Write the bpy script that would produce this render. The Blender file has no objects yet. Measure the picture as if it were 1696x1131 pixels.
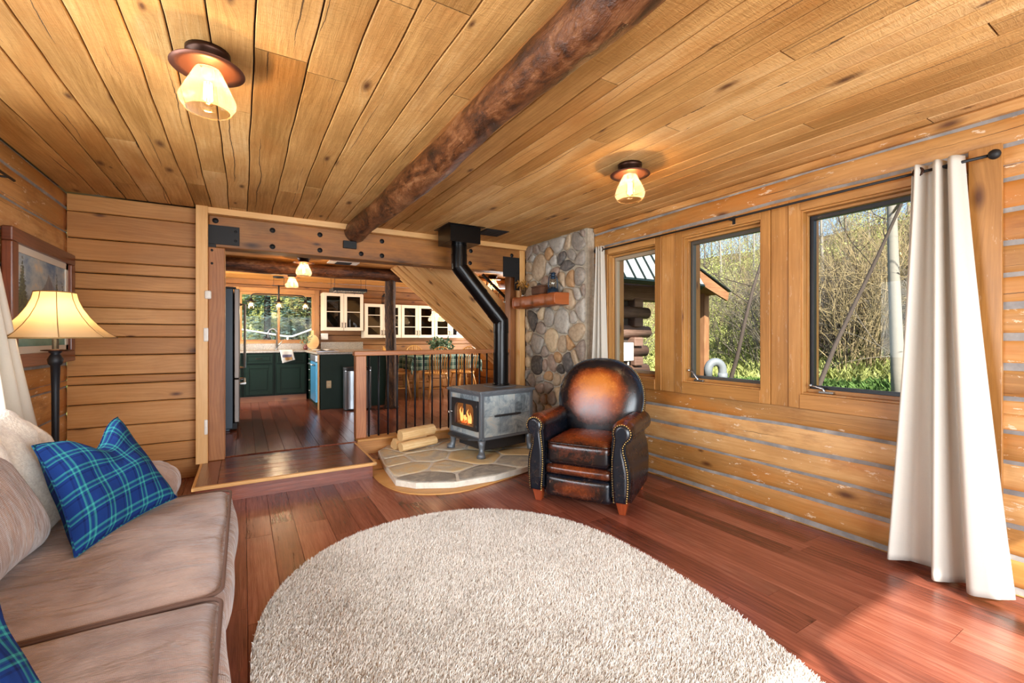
import bpy, math, random
import numpy as np
from mathutils import Vector, Matrix, Euler

# ------------------------------------------------------------------ camera
F_PX = 740.0
cam_d = bpy.data.cameras.new('camera'); cam = bpy.data.objects.new('camera', cam_d)
bpy.context.scene.collection.objects.link(cam); bpy.context.scene.camera = cam
cam_d.sensor_width = 36.0; cam_d.lens = F_PX / 1696.0 * 36.0
cam_d.shift_y = -7.5 / 1696.0
cam_d.clip_start = 0.02; cam_d.clip_end = 300
TH = math.atan(444.0 / F_PX)
cam.location = (0, 0, 1.25); cam.rotation_euler = (math.pi/2, 0, -TH)

# ------------------------------------------------------------------ world, sun, daylight and fill lamps, exposure
sc = bpy.context.scene
sc.view_settings.view_transform = 'Standard'; sc.view_settings.look = 'None'
sc.view_settings.gamma = 1.0; sc.view_settings.use_curve_mapping = False
sc.view_settings.exposure = 0.6
sc.cycles.max_bounces = 10; sc.cycles.diffuse_bounces = 6; sc.cycles.transparent_max_bounces = 16
sc.cycles.sample_clamp_indirect = 6.0; sc.cycles.caustics_reflective = False; sc.cycles.caustics_refractive = False
W = bpy.data.worlds.new('world'); sc.world = W; W.use_nodes = True
wn = W.node_tree; wn.nodes.clear()
sky = wn.nodes.new('ShaderNodeTexSky'); sky.sky_type = 'NISHITA'; sky.sun_disc = False
sky.sun_elevation = math.radians(42); sky.sun_rotation = math.radians(205); sky.air_density = 1.0; sky.dust_density = 0.6; sky.ozone_density = 1.6
bg = wn.nodes.new('ShaderNodeBackground'); bg.inputs[1].default_value = 0.17
wo = wn.nodes.new('ShaderNodeOutputWorld')
wn.links.new(sky.outputs[0], bg.inputs[0]); wn.links.new(bg.outputs[0], wo.inputs[0])
def lamp(name, kind, loc, energy, col, rot=(0,0,0), **kw):
    l = bpy.data.lights.new(name, kind); l.energy = energy; l.color = col
    for k, v in kw.items(): setattr(l, k, v)
    o = bpy.data.objects.new(name, l); sc.collection.objects.link(o); o.location = loc; o.rotation_euler = rot
    return o
sun_dir = Vector((0.40, 0.72, -0.57))
sunl = lamp('sun', 'SUN', (0, 0, 30), 8.0, (1.0, 0.95, 0.86), sun_dir.to_track_quat('-Z', 'Y').to_euler(), angle=0.01)
# added fill lamps at unseen openings; only the left window is inferred
lamp('fill_back', 'AREA', (1.1, -1.95, 1.15), 230, (0.87, 0.94, 1.0), (math.radians(90), 0, 0), shape='RECTANGLE', size=3.6, size_y=2.0)
lamp('daylight_left', 'AREA', (-1.62, 1.95, 1.5), 80, (0.87, 0.94, 1.0), (0, math.radians(-90), 0), shape='RECTANGLE', size=1.2, size_y=1.9)
lamp('fill_kitchen_left', 'AREA', (-1.2, 8.0, 1.5), 110, (1, 0.98, 0.95), (0, math.radians(-90), 0), shape='RECTANGLE', size=1.1, size_y=1.3)
lamp('fill_kitchen_right', 'AREA', (4.93, 7.9, 1.5), 120, (1, 0.98, 0.95), (0, math.radians(90), 0), shape='RECTANGLE', size=1.1, size_y=2.0)
lamp('fill_right', 'AREA', (3.75, -0.55, 1.5), 24, (0.87, 0.94, 1.0), (0, math.radians(90), 0), shape='RECTANGLE', size=1.2, size_y=1.6)

# ------------------------------------------------------------------ small helpers
R = random.Random(7)
def lin(h):
    h = h.lstrip('#'); out = []
    for i in (0, 2, 4):
        c = int(h[i:i+2], 16) / 255.0
        out.append(c/12.92 if c <= 0.04045 else ((c+0.055)/1.055)**2.4)
    return (*out, 1.0)
class MB:
    """collects geometry for ONE mesh object"""
    def __init__(s): s.v=[]; s.f=[]; s.uv=[]; s.rnd=[]; s.mi=[]; s.pat=[]; s.M=None; s.sm=[]
    def vert(s, p, pat=0.0):
        p = Vector(p)
        if s.M is not None: p = s.M @ p
        s.v.append((p.x, p.y, p.z)); s.pat.append(pat); return len(s.v)-1
    def face(s, idx, uvs=None, rnd=0.5, mi=0, smooth=False):
        s.f.append(tuple(idx)); s.uv.extend(uvs if uvs else [(0.0, 0.0)]*len(idx)); s.rnd.append(rnd); s.mi.append(mi); s.sm.append(smooth)
    def box(s, x0, x1, y0, y1, z0, z1, mi=0, rnd=None, axis=None, M=None, taper=None):
        """axis aligned box (optionally moved by M); wood grain runs along the longest side"""
        if rnd is None: rnd = R.random()
        d = (abs(x1-x0), abs(y1-y0), abs(z1-z0))
        ax = axis if axis is not None else d.index(max(d))
        ou, ov = R.random()*40, R.random()*40
        P = []
        for iz, z in enumerate((z0, z1)):
            for (x, y) in ((x0,y0),(x1,y0),(x1,y1),(x0,y1)):
                if taper and iz == 0:
                    cx, cy = (x0+x1)/2, (y0+y1)/2; P.append((cx+(x-cx)*taper, cy+(y-cy)*taper, z))
                else: P.append((x, y, z))
        ids = [s.vert((M @ Vector(p)) if M is not None else p) for p in P]
        oth = [a for a in (0,1,2) if a != ax]
        for f, n in (((0,3,2,1),2),((4,5,6,7),2),((0,1,5,4),1),((2,3,7,6),1),((1,2,6,5),0),((3,0,4,7),0)):
            uvs = []
            for i in f:
                p = P[i]
                if n == ax: uvs.append((p[oth[0]]*0.3+ou, p[oth[1]]+ov))
                else:
                    o = [a for a in oth if a != n][0]
                    uvs.append((p[ax]+ou, p[o]+ov))
            s.face([ids[i] for i in f], uvs, rnd, mi)
    def tube(s, pts, rad, n=10, mi=0, rnd=None, caps=True, smooth=True, pat=0.0, flat=1.0):
        if rnd is None: rnd = R.random()
        pts = [Vector(p) for p in pts]
        if not isinstance(rad, (list, tuple)): rad = [rad]*len(pts)
        rings = []; up = None; L = 0; ou = R.random()*30
        for i, p in enumerate(pts):
            t = (pts[min(i+1, len(pts)-1)] - pts[max(i-1, 0)])
            if t.length < 1e-9: t = Vector((0,0,1))
            t.normalize()
            if up is None:
                up = Vector((0,0,1)) if abs(t.z) < 0.9 else Vector((1,0,0))
            a = t.cross(up)
            if a.length < 1e-6: a = t.cross(Vector((0.3,1,0.2)))
            a.normalize(); b = a.cross(t).normalized(); up = b
            if i: L += (p-pts[i-1]).length
            rings.append(([s.vert(p + (a*math.cos(2*math.pi*k/n) + b*math.sin(2*math.pi*k/n)*flat)*rad[i], pat) for k in range(n)], L))
        for i in range(len(rings)-1):
            r0, l0 = rings[i]; r1, l1 = rings[i+1]; rr = max(rad[i], 1e-3)
            for k in range(n):
                k2 = (k+1) % n
                va, vb = k/n*2*math.pi*rr, (k+1)/n*2*math.pi*rr
                s.face((r0[k], r0[k2], r1[k2], r1[k]), [(l0+ou, va), (l0+ou, vb), (l1+ou, vb), (l1+ou, va)], rnd, mi, smooth)
        if caps:
            s.face(list(reversed(rings[0][0])), [(0.1*math.cos(k), 0.1*math.sin(k)) for k in range(n)], rnd, mi)
            s.face(rings[-1][0], [(0.1*math.cos(k), 0.1*math.sin(k)) for k in range(n)], rnd, mi)
    def lathe(s, prof, c=(0,0,0), n=24, mi=0, smooth=True, rnd=0.5, a0=0, a1=2*math.pi, close=True):
        """prof = [(r, z)]"""
        rings = []
        for (r, z) in prof:
            if r < 1e-6: rings.append([s.vert((c[0], c[1], c[2]+z))]*n)
            else: rings.append([s.vert((c[0]+r*math.cos(a0+(a1-a0)*k/n), c[1]+r*math.sin(a0+(a1-a0)*k/n), c[2]+z)) for k in range(n)])
        for i in range(len(prof)-1):
            for k in range(n):
                k2 = (k+1) % n
                q = [rings[i][k], rings[i][k2], rings[i+1][k2], rings[i+1][k]]
                u0, u1 = k/n, (k+1)/n
                uv = [(u0, prof[i][1]), (u1, prof[i][1]), (u1, prof[i+1][1]), (u0, prof[i+1][1])]
                qq = []; uu = []
                for a, b in zip(q, uv):
                    if a not in qq: qq.append(a); uu.append(b)
                if len(qq) > 2: s.face(qq, uu, rnd, mi, smooth)
    def prism(s, poly, z0, z1, mi=0, rnd=None, T=None, mi_side=None, dome=0.0):
        """poly in (a,b); T maps (a,b,c)->xyz"""
        if rnd is None: rnd = R.random()
        T = T or (lambda a, b, c: (a, b, c)); n = len(poly)
        lo = [s.vert(T(a, b, z0)) for a, b in poly]; hi = [s.vert(T(a, b, z1)) for a, b in poly]
        ms = mi if mi_side is None else mi_side
        for k in range(n):
            k2 = (k+1) % n
            L = math.dist(poly[k], poly[k2])
            s.face((lo[k], lo[k2], hi[k2], hi[k]), [(0,z0),(L,z0),(L,z1),(0,z1)], rnd, ms)
        s.face(list(reversed(lo)), [poly[k] for k in reversed(range(n))], rnd, mi)
        s.face(hi, list(poly), rnd, mi)
    def grid(s, fn, nu, nv, mi=0, rnd=0.5, smooth=True, uvf=None, wrap_u=False, patf=None):
        ids = [[s.vert(fn(i/nu, j/nv), patf(i/nu, j/nv) if patf else 0.0) for j in range(nv+1)] for i in range(nu+1)]
        for i in range(nu):
            for j in range(nv):
                uv = [(a/nu, b/nv) for a, b in ((i,j),(i+1,j),(i+1,j+1),(i,j+1))]
                if uvf: uv = [uvf(*t) for t in uv]
                s.face((ids[i][j], ids[i+1][j], ids[i+1][j+1], ids[i][j+1]), uv, rnd, mi, smooth)
        return ids
    def ball(s, c, r, n=8, m=5, mi=0, sc=(1,1,1), rnd=0.5):
        prof = [(math.sin(math.pi*i/m), -math.cos(math.pi*i/m)) for i in range(m+1)]
        rings = []
        for (q, z) in prof:
            if q < 1e-6: rings.append([s.vert((c[0], c[1], c[2]+z*r*sc[2]))]*n)
            else: rings.append([s.vert((c[0]+q*r*sc[0]*math.cos(2*math.pi*k/n), c[1]+q*r*sc[1]*math.sin(2*math.pi*k/n), c[2]+z*r*sc[2])) for k in range(n)])
        for i in range(m):
            for k in range(n):
                q = []
                for a in (rings[i][k], rings[i][(k+1)%n], rings[i+1][(k+1)%n], rings[i+1][k]):
                    if a not in q: q.append(a)
                if len(q) > 2: s.face(q, None, rnd, mi, True)
    def cushion(s, x0, x1, y0, y1, z0, z1, r=0.05, puff=(0.0,0.0,0.0), n=10, mi=0, M=None, fn=None, patf=None):
        """rounded, puffed box"""
        c = Vector(((x0+x1)/2, (y0+y1)/2, (z0+z1)/2)); h = Vector((abs(x1-x0)/2, abs(y1-y0)/2, abs(z1-z0)/2))
        cache = {}; 
        def vv(a):
            key = tuple(round(t, 5) for t in a)
            if key in cache: return cache[key]
            q = Vector(a); p = Vector((q.x*h.x, q.y*h.y, q.z*h.z))
            rr = min(r, min(h)*0.999)
            inner = Vector([max(-h[i]+rr, min(h[i]-rr, p[i])) for i in range(3)])
            dlt = p - inner
            if dlt.length > 1e-9: p = inner + dlt.normalized()*min(rr, dlt.length if max(abs(t) for t in dlt) < rr*0.999 else rr)
            for i in range(3):
                j, k = [t for t in range(3) if t != i]
                w = (1-q[j]**2)*(1-q[k]**2)
                p[i] += puff[i]*q[i]*max(0, w)**0.6
            if fn: p = fn(p, q)
            p = p + c
            pt = patf(q) if patf else 0.0
            if M is not None: p = M @ p
            cache[key] = s.vert(p, pt); return cache[key]
        # denser near the edges
        t = [math.sin(math.pi/2*(-1+2*i/n)) for i in range(n+1)]
        t = [0.55*a + 0.45*(-1+2*i/n) for i, a in enumerate(t)]
        t[0] = -1; t[-1] = 1
        for ax in range(3):
            j, k = [q for q in range(3) if q != ax]
            for sg in (-1, 1):
                for a in range(n):
                    for b in range(n):
                        P4 = []; U4 = []
                        for (aa, bb) in ((a,b),(a+1,b),(a+1,b+1),(a,b+1)):
                            q = [0,0,0]; q[ax] = sg; q[j] = t[aa]; q[k] = t[bb]; P4.append(vv(q)); U4.append((t[aa]*h[j]+ax*3.1, t[bb]*h[k]+ax*1.7))
                        flip = (sg > 0) ^ (ax == 1)
                        if not flip: P4.reverse(); U4.reverse()
                        s.face(P4, U4, 0.5, mi, True)
    def build(s, name, mats, parent=None, bevel=0, seg=2, sub=0, kind=None, label=None, auto=None):
        me = bpy.data.meshes.new(name); me.from_pydata(s.v, [], s.f)
        if not isinstance(mats, (list, tuple)): mats = [mats]
        for m in mats: me.materials.append(m)
        n = len(s.f)
        if n:
            me.polygons.foreach_set('material_index', s.mi)
            me.polygons.foreach_set('use_smooth', s.sm)
            uvl = me.uv_layers.new(name='UVMap'); uvl.data.foreach_set('uv', np.array(s.uv, dtype=np.float32).ravel())
            a = me.attributes.new('rnd', 'FLOAT', 'FACE'); a.data.foreach_set('value', s.rnd)
            if any(s.pat):
                a = me.attributes.new('pat', 'FLOAT', 'POINT'); a.data.foreach_set('value', s.pat)
        me.update()
        o = bpy.data.objects.new(name, me); sc.collection.objects.link(o)
        if parent is not None: o.parent = parent
        if bevel:
            b = o.modifiers.new('bevel', 'BEVEL'); b.width = bevel; b.segments = seg; b.limit_method = 'ANGLE'; b.angle_limit = math.radians(40)
        if sub:
            b = o.modifiers.new('sub', 'SUBSURF'); b.levels = sub; b.render_levels = sub
        if kind: o['kind'] = kind
        if label: o['label'] = label
        return o
def np_mesh(name, V, Q, mat, parent=None, rnd=None):
    me = bpy.data.meshes.new(name); k = Q.shape[1]
    me.vertices.add(len(V)); me.vertices.foreach_set('co', V.astype(np.float32).ravel())
    me.loops.add(Q.size); me.loops.foreach_set('vertex_index', Q.astype(np.int32).ravel())
    me.polygons.add(len(Q)); me.polygons.foreach_set('loop_start', np.arange(0, Q.size, k, dtype=np.int32)); me.polygons.foreach_set('loop_total', np.full(len(Q), k, dtype=np.int32))
    me.materials.append(mat)
    if rnd is not None:
        a = me.attributes.new('rnd', 'FLOAT', 'FACE'); a.data.foreach_set('value', rnd.astype(np.float32))
    me.update(calc_edges=True)
    o = bpy.data.objects.new(name, me); sc.collection.objects.link(o)
    if parent is not None: o.parent = parent
    return o
def tag(o, label=None, cat=None, group=None, kind=None):
    if label: o['label'] = label
    if cat: o['category'] = cat
    if group: o['group'] = group
    if kind: o['kind'] = kind
    return o
def thing(name, label, cat, loc=(0,0,0), rz=0, group=None):
    o = bpy.data.objects.new(name, None); sc.collection.objects.link(o)
    o.empty_display_size = 0.1; o.location = loc; o.rotation_euler = (0, 0, rz)
    return tag(o, label, cat, group)
def setting(name, loc=(0,0,0)):
    o = bpy.data.objects.new(name, None); sc.collection.objects.link(o); o.location = loc; o['kind'] = 'structure'; o.empty_display_size = 0.1
    return o
KIDS = {}
def copy_tree(o, parent=None):
    c = o.copy(); sc.collection.objects.link(c); c.parent = parent
    for ch in [q for q in sc.collection.objects if q.parent == o]: copy_tree(ch, c)
    return c
def dup(o, loc, rz, label, scale=None):
    c = copy_tree(o); c.location = loc; c.rotation_euler = (0, 0, rz); c['label'] = label
    if scale: c.scale = scale
    return c

# ------------------------------------------------------------------ materials
class NT:
    def __init__(s, name):
        s.m = bpy.data.materials.new(name); s.m.use_nodes = True; s.t = s.m.node_tree; s.t.nodes.clear()
        s.out = s.n('ShaderNodeOutputMaterial'); s.b = s.n('ShaderNodeBsdfPrincipled'); s.l(s.b.outputs[0], s.out.inputs[0])
    def n(s, typ, **kw):
        nd = s.t.nodes.new(typ)
        for k, v in kw.items(): setattr(nd, k, v)
        return nd
    def l(s, a, b): s.t.links.new(a, b)
    def uv(s): return s.n('ShaderNodeUVMap', uv_map='UVMap').outputs[0]
    def obj(s): return s.n('ShaderNodeTexCoord').outputs['Object']
    def attr(s, nm): return s.n('ShaderNodeAttribute', attribute_name=nm).outputs['Fac']
    def mp(s, v, scale=(1,1,1), loc=(0,0,0)):
        m = s.n('ShaderNodeMapping'); s.l(v, m.inputs[0]); m.inputs['Scale'].default_value = scale; m.inputs['Location'].default_value = loc; return m.outputs[0]
    def noise(s, v, scale=1, detail=4, rough=0.55, dist=0.0, col=False):
        n = s.n('ShaderNodeTexNoise'); s.l(v, n.inputs['Vector']); n.inputs['Scale'].default_value = scale; n.inputs['Detail'].default_value = detail
        n.inputs['Roughness'].default_value = rough; n.inputs['Distortion'].default_value = dist; return n.outputs['Color' if col else 'Fac']
    def ramp(s, f, stops, interp='LINEAR'):
        r = s.n('ShaderNodeValToRGB'); s.l(f, r.inputs[0]); r.color_ramp.interpolation = interp
        e = r.color_ramp.elements
        while len(e) < len(stops): e.new(0.5)
        for q, (p, c) in zip(e, stops): q.position = p; q.color = c if len(c) == 4 else (*c, 1)
        return r.outputs[0]
    def math(s, op, a, b=None, c=None, clamp=False):
        m = s.n('ShaderNodeMath', operation=op, use_clamp=clamp)
        for i, q in enumerate((a, b, c)):
            if q is None: continue
            if isinstance(q, (int, float)): m.inputs[i].default_value = q
            else: s.l(q, m.inputs[i])
        return m.outputs[0]
    def mix(s, f, a, b, mode='MIX'):
        m = s.n('ShaderNodeMix', data_type='RGBA', blend_type=mode)
        for i, q in ((0, f), (6, a), (7, b)):
            if isinstance(q, (int, float)): m.inputs[i].default_value = q
            elif isinstance(q, tuple): m.inputs[i].default_value = q if len(q) == 4 else (*q, 1)
            else: s.l(q, m.inputs[i])
        return m.outputs[2]
    def sep(s, v):
        x = s.n('ShaderNodeSeparateXYZ'); s.l(v, x.inputs[0]); return x.outputs
    def comb(s, x=0, y=0, z=0):
        c = s.n('ShaderNodeCombineXYZ')
        for i, q in enumerate((x, y, z)):
            if isinstance(q, (int, float)): c.inputs[i].default_value = q
            else: s.l(q, c.inputs[i])
        return c.outputs[0]
    def bump(s, h, strength=0.3, dist=0.01, prev=None):
        b = s.n('ShaderNodeBump'); b.inputs['Strength'].default_value = strength; b.inputs['Distance'].default_value = dist
        s.l(h, b.inputs['Height'])
        if prev is not None: s.l(prev, b.inputs['Normal'])
        s.l(b.outputs[0], s.b.inputs['Normal']); return b.outputs[0]
    def set(s, **kw):
        for k, v in kw.items():
            k = k.replace('_', ' ')
            i = s.b.inputs[k]
            if isinstance(v, (int, float, tuple)): i.default_value = v
            else: s.l(v, i)
        return s
def flat(name, col, rough=0.5, metal=0.0, bumpk=None, var=0.0, **kw):
    t = NT(name); c = lin(col) if isinstance(col, str) else col
    t.set(Roughness=rough, Metallic=metal)
    if var:
        f = t.noise(t.obj(), 6, 4); t.set(Base_Color=t.mix(f, tuple(q*(1-var) for q in c[:3])+(1,), tuple(min(1, q*(1+var)) for q in c[:3])+(1,)))
    else: t.set(Base_Color=c)
    if bumpk: t.bump(t.noise(t.obj(), bumpk[0], 5), bumpk[1], bumpk[2] if len(bumpk) > 2 else 0.004)
    for k, v in kw.items(): t.b.inputs[k.replace('_', ' ')].default_value = v
    return t.m
def wood(name, c0, c1, c2, rough=0.5, knots=1.0, ring=0.5, fine=0.25, bumps=0.25, vary=0.25, saw=0.0, crack=0.0, scuff=0.0, warm=0.0, knot_col='#4a2208', tint=None, spec=0.5, coat=0.0, gs=1.0):
    t = NT(name); uv = t.mp(t.uv(), (gs, gs, gs)); rnd = t.attr('rnd')
    c0, c1, c2 = lin(c0), lin(c1), lin(c2)
    # knots distort the grain
    vor = t.n('ShaderNodeTexVoronoi', voronoi_dimensions='2D'); t.l(t.mp(uv, (2.0, 5.2, 1)), vor.inputs['Vector']); vor.inputs['Scale'].default_value = 1.0; vor.inputs['Randomness'].default_value = 1.0
    vc = t.sep(vor.outputs['Color'])
    pick = t.math('GREATER_THAN', vc[0], 1.0-0.45*knots)
    size = t.math('MULTIPLY_ADD', vc[1], 0.10, 0.05)
    kd = t.math('DIVIDE', vor.outputs['Distance'], size)
    kmask = t.math('MULTIPLY', t.math('SUBTRACT', 1.25, kd, clamp=True), pick, clamp=True)
    khalo = t.math('MULTIPLY', t.math('POWER', t.math('SUBTRACT', 1.0, t.math('MULTIPLY', kd, 0.25), clamp=True), 2.0), pick)
    s = t.sep(uv)
    vd = t.math('ADD', s[1], t.math('MULTIPLY', khalo, 0.035))
    guv = t.comb(s[0], vd, 0)
    big = t.noise(t.mp(guv, (0.8, 3.5, 1)), 1, 3, 0.5, 0.4)
    warp = t.math('MULTIPLY_ADD', t.noise(t.mp(guv, (0.9, 1.6, 1)), 1, 2), 0.22, t.math('MULTIPLY', vd, 1.0))
    rings = t.math('FRACT', t.math('MULTIPLY', warp, 42.0))
    rings = t.math('POWER', t.math('ABSOLUTE', t.math('SUBTRACT', t.math('MULTIPLY', rings, 2.0), 1.0)), 3.0)
    streak = t.noise(t.mp(guv, (1.6, 48, 1)), 1, 5, 0.6)
    fin = t.noise(t.mp(guv, (9, 240, 1)), 1, 3, 0.6)
    f = t.math('ADD', t.math('MULTIPLY', big, 0.75), t.math('MULTIPLY', streak, 0.45))
    f = t.math('SUBTRACT', t.math('SUBTRACT', f, 0.1), t.math('MULTIPLY', rings, ring*0.28))
    f = t.math('ADD', f, t.math('MULTIPLY', t.math('SUBTRACT', fin, 0.5), fine))
    f = t.math('ADD', f, t.math('MULTIPLY', t.math('SUBTRACT', rnd, 0.5), vary), clamp=True)
    col = t.ramp(f, [(0.22, c0), (0.52, c1), (0.82, c2)])
    blot = t.noise(t.mp(uv, (1.3, 2.2, 1), (7, 3, 0)), 1, 4, 0.6)
    col = t.mix(t.math('MULTIPLY', t.math('SUBTRACT', 0.52, blot, clamp=True), 2.6, clamp=True), col, c0)
    if warm > 0:
        wm = t.noise(t.mp(uv, (0.9, 2.6, 1), (31, 17, 0)), 1, 5, 0.65); col = t.mix(t.math('MULTIPLY', t.math('SUBTRACT', wm, 0.47, clamp=True), 6*warm, clamp=True), col, lin('#b06f2c'))
        wd = t.noise(t.mp(uv, (1.7, 5.0, 1), (51, 27, 0)), 1, 6, 0.7); col = t.mix(t.math('MULTIPLY', t.math('SUBTRACT', wd, 0.54, clamp=True), 4*warm, clamp=True), col, lin('#7a4c26'))
    col = t.mix(t.math('MULTIPLY', khalo, 0.35, clamp=True), col, c0)
    kc = lin(knot_col)
    col = t.mix(t.math('MULTIPLY', kmask, 0.9, clamp=True), col, kc)
    h = t.math('ADD', t.math('MULTIPLY', streak, 0.5), t.math('MULTIPLY', fin, 0.3))
    if crack > 0:
        w1_ = t.noise(t.comb(t.math('MULTIPLY', s[0], 1.1), 4.0, 0.0), 1, 1); w2_ = t.noise(t.comb(t.math('MULTIPLY', s[0], 9.0), 8.0, 0.0), 1, 4, 0.7)
        cw = t.math('ADD', t.math('ADD', s[1], t.math('MULTIPLY', w1_, 0.10)), t.math('MULTIPLY', w2_, 0.016))
        cf = t.math('FRACT', t.math('MULTIPLY', cw, 6.3))
        gn = t.noise(t.mp(uv, (1.3, 3.0, 1), (11, 5, 0)), 1, 2)
        line = t.math('LESS_THAN', t.math('ABSOLUTE', t.math('SUBTRACT', cf, 0.5)), t.math('MULTIPLY', t.math('SUBTRACT', gn, 0.5, clamp=True), 0.09*crack))
        gate = t.math('GREATER_THAN', gn, 0.52)
        ck = t.math('MULTIPLY', line, gate)
        col = t.mix(t.math('MULTIPLY', ck, 0.85), col, (0.03, 0.012, 0.004, 1))
        h = t.math('SUBTRACT', h, t.math('MULTIPLY', ck, 2.0))
    if scuff > 0:
        sn = t.noise(t.mp(uv, (9, 26, 1), (2, 9, 0)), 1, 5, 0.75)
        sg = t.noise(t.mp(uv, (2.3, 3.1, 1), (21, 9, 0)), 1, 2)
        sm = t.math('MULTIPLY', t.math('GREATER_THAN', sn, 0.61), t.math('GREATER_THAN', sg, 0.48))
        col = t.mix(t.math('MULTIPLY', sm, scuff), col, (0.78, 0.66, 0.50, 1))
    if saw > 0:
        sw = t.noise(t.mp(uv, (75, 14, 1)), 1, 3, 0.7, 1.2)
        h = t.math('ADD', h, t.math('MULTIPLY', sw, saw))
        col = t.mix(t.math('MULTIPLY', t.math('SUBTRACT', 0.52, sw, clamp=True), 1.4*saw, clamp=True), col, c0)
    t.bump(h, bumps, 0.006)
    t.set(Base_Color=col, Roughness=rough, Specular_IOR_Level=spec, Coat_Weight=coat)
    if coat: t.b.inputs['Coat Roughness'].default_value = 0.2
    return t.m
M = {}
M['ceil'] = wood('ceiling_pine', '#94682f', '#cc9c5c', '#e6c28a', 0.65, knots=0.45, ring=0.25, fine=0.3, bumps=0.7, vary=0.30, saw=0.8, crack=1.3, warm=0.35)
M['ceil2'] = wood('kitchen_ceiling_pine', '#94601f', '#bf7f38', '#dba35c', 0.6, knots=0.4, saw=0.4, crack=0.4)
M['log'] = wood('hewn_log', '#956834', '#bf8c50', '#d6ab74', 0.5, knots=0.5, ring=0.2, bumps=0.25, vary=0.4, crack=0.9, scuff=0.6, warm=0.9)
M['plank'] = wood('wall_plank', '#98642f', '#bd864a', '#d19f66', 0.5, knots=0.7, ring=0.3, bumps=0.2, vary=0.35, crack=0.3, warm=0.35)
M['case'] = wood('window_casing', '#8a5c2a', '#b27e42', '#cb9a60', 0.4, knots=0.5, ring=0.2, bumps=0.15, scuff=0.15)
M['kplank'] = wood('kitchen_plank', '#6a431e', '#986634', '#b27f4a', 0.5, knots=0.5, ring=0.35, bumps=0.2, vary=0.3, crack=0.15, warm=0.4)
M['trimw'] = wood('light_trim', '#bd8440', '#d9a768', '#e8bf86', 0.45, knots=0.2, ring=0.2, bumps=0.1)
M['floor'] = wood('floor_board', '#52281c', '#884b38', '#aa705a', 0.25, knots=0.15, ring=0.25, fine=0.45, bumps=0.35, vary=0.24, knot_col='#200a04', gs=0.8)
M['kfloor'] = wood('kitchen_floor_board', '#4a231a', '#7c4530', '#9e6146', 0.14, knots=0.2, ring=0.5, fine=0.4, bumps=0.45, vary=0.2, spec=0.9, knot_col='#200a04', gs=0.7)
M['timber'] = wood('stained_timber', '#40260f', '#845428', '#ac7a42', 0.5, knots=0.9, warm=0.7, ring=0.2, bumps=0.3, crack=0.6, knot_col='#2a1206')
M['post'] = wood('brown_post', '#5e3416', '#996032', '#b87e48', 0.5, knots=0.4, ring=0.4, bumps=0.2, crack=0.4, knot_col='#2a1206')
M['rail'] = wood('rail_wood', '#8d4d26', '#b57446', '#cb9163', 0.4, knots=0.3, ring=0.4, bumps=0.2)
M['mantel'] = wood('mantel_wood', '#7c3c16', '#a4592c', '#c0733f', 0.4, knots=0.4, ring=0.3, bumps=0.3)
M['stairw'] = wood('stair_pine', '#b37c3e', '#d0a065', '#e2bc86', 0.5, knots=0.8, ring=0.25, bumps=0.15)
M['chairw'] = wood('golden_oak', '#a8712c', '#d09a4f', '#e6ba76', 0.35, knots=0, ring=0.3, bumps=0.1)
M['split'] = wood('split_wood', '#c99a5c', '#ecc890', '#f8deb0', 0.7, knots=0.2, ring=0.4, fine=0.5, bumps=0.5)
M['foot'] = wood('cherry_foot', '#5a1f0c', '#8c3c1c', '#a8522c', 0.25, knots=0, ring=0.2, coat=0.4)
M['frame'] = wood('picture_frame', '#4a2214', '#74402a', '#8f5638', 0.35, knots=0, ring=0.5, bumps=0.1, coat=0.3)
M['outwood'] = wood('weathered_log', '#4a3328', '#7c5c4c', '#a08274', 0.7, knots=0.3, crack=1.0)
M['outpost'] = wood('porch_cedar', '#7d4f30', '#b08058', '#cfa67c', 0.7, knots=0.4)
def log_bark():
    t = NT('log_bark'); uv = t.uv(); o = t.obj()
    n1 = t.noise(t.mp(uv, (2.4, 8, 1)), 1, 7, 0.7, 0.9); n2 = t.noise(t.mp(uv, (14, 30, 1)), 1, 5, 0.7)
    f = t.math('ADD', t.math('MULTIPLY', n1, 0.75), t.math('MULTIPLY', n2, 0.3))
    col = t.ramp(f, [(0.36, lin('#160b06')), (0.46, lin('#3c2010')), (0.54, lin('#663a1c')), (0.62, lin('#8a5c3a')), (0.72, lin('#a5845f'))])
    t.bump(t.math('ADD', t.math('MULTIPLY', n1, 2.0), n2), 0.7, 0.012)
    t.set(Base_Color=col, Roughness=0.4); return t.m
M['bark'] = log_bark()
def bark_post():
    t = NT('rough_bark'); uv = t.uv()
    n1 = t.noise(t.mp(uv, (9, 60, 1)), 1, 6, 0.7, 0.8); n2 = t.noise(t.mp(uv, (3, 20, 1)), 1, 3)
    col = t.ramp(t.math('MULTIPLY_ADD', n2, 0.5, t.math('MULTIPLY', n1, 0.6)), [(0.38, lin('#120b07')), (0.52, lin('#382416')), (0.64, lin('#664528')), (0.78, lin('#95734e'))])
    t.bump(n1, 1.0, 0.02); t.set(Base_Color=col, Roughness=0.85); return t.m
M['barkpost'] = bark_post()
def chink():
    t = NT('chinking'); n = t.noise(t.obj(), 8, 5, 0.6)
    t.set(Base_Color=t.ramp(n, [(0.3, lin('#6f6d6c')), (0.6, lin('#928e8a')), (0.78, lin('#b8afa2'))]), Roughness=0.9); t.bump(n, 0.4, 0.01); return t.m
M['chink'] = chink()
M['dark_gap'] = flat('dark_gap', '#1c0d05', 0.9)
M['black'] = flat('black_steel', '#08080a', 0.6, 0.1, bumpk=(60, 0.15, 0.001))
M['blackiron'] = flat('wrought_iron', '#15161c', 0.5, 0.4)
M['pipe'] = flat('stove_pipe_black', '#0b0b0d', 0.28, 0.5, bumpk=(9, 0.06, 0.004))
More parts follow.
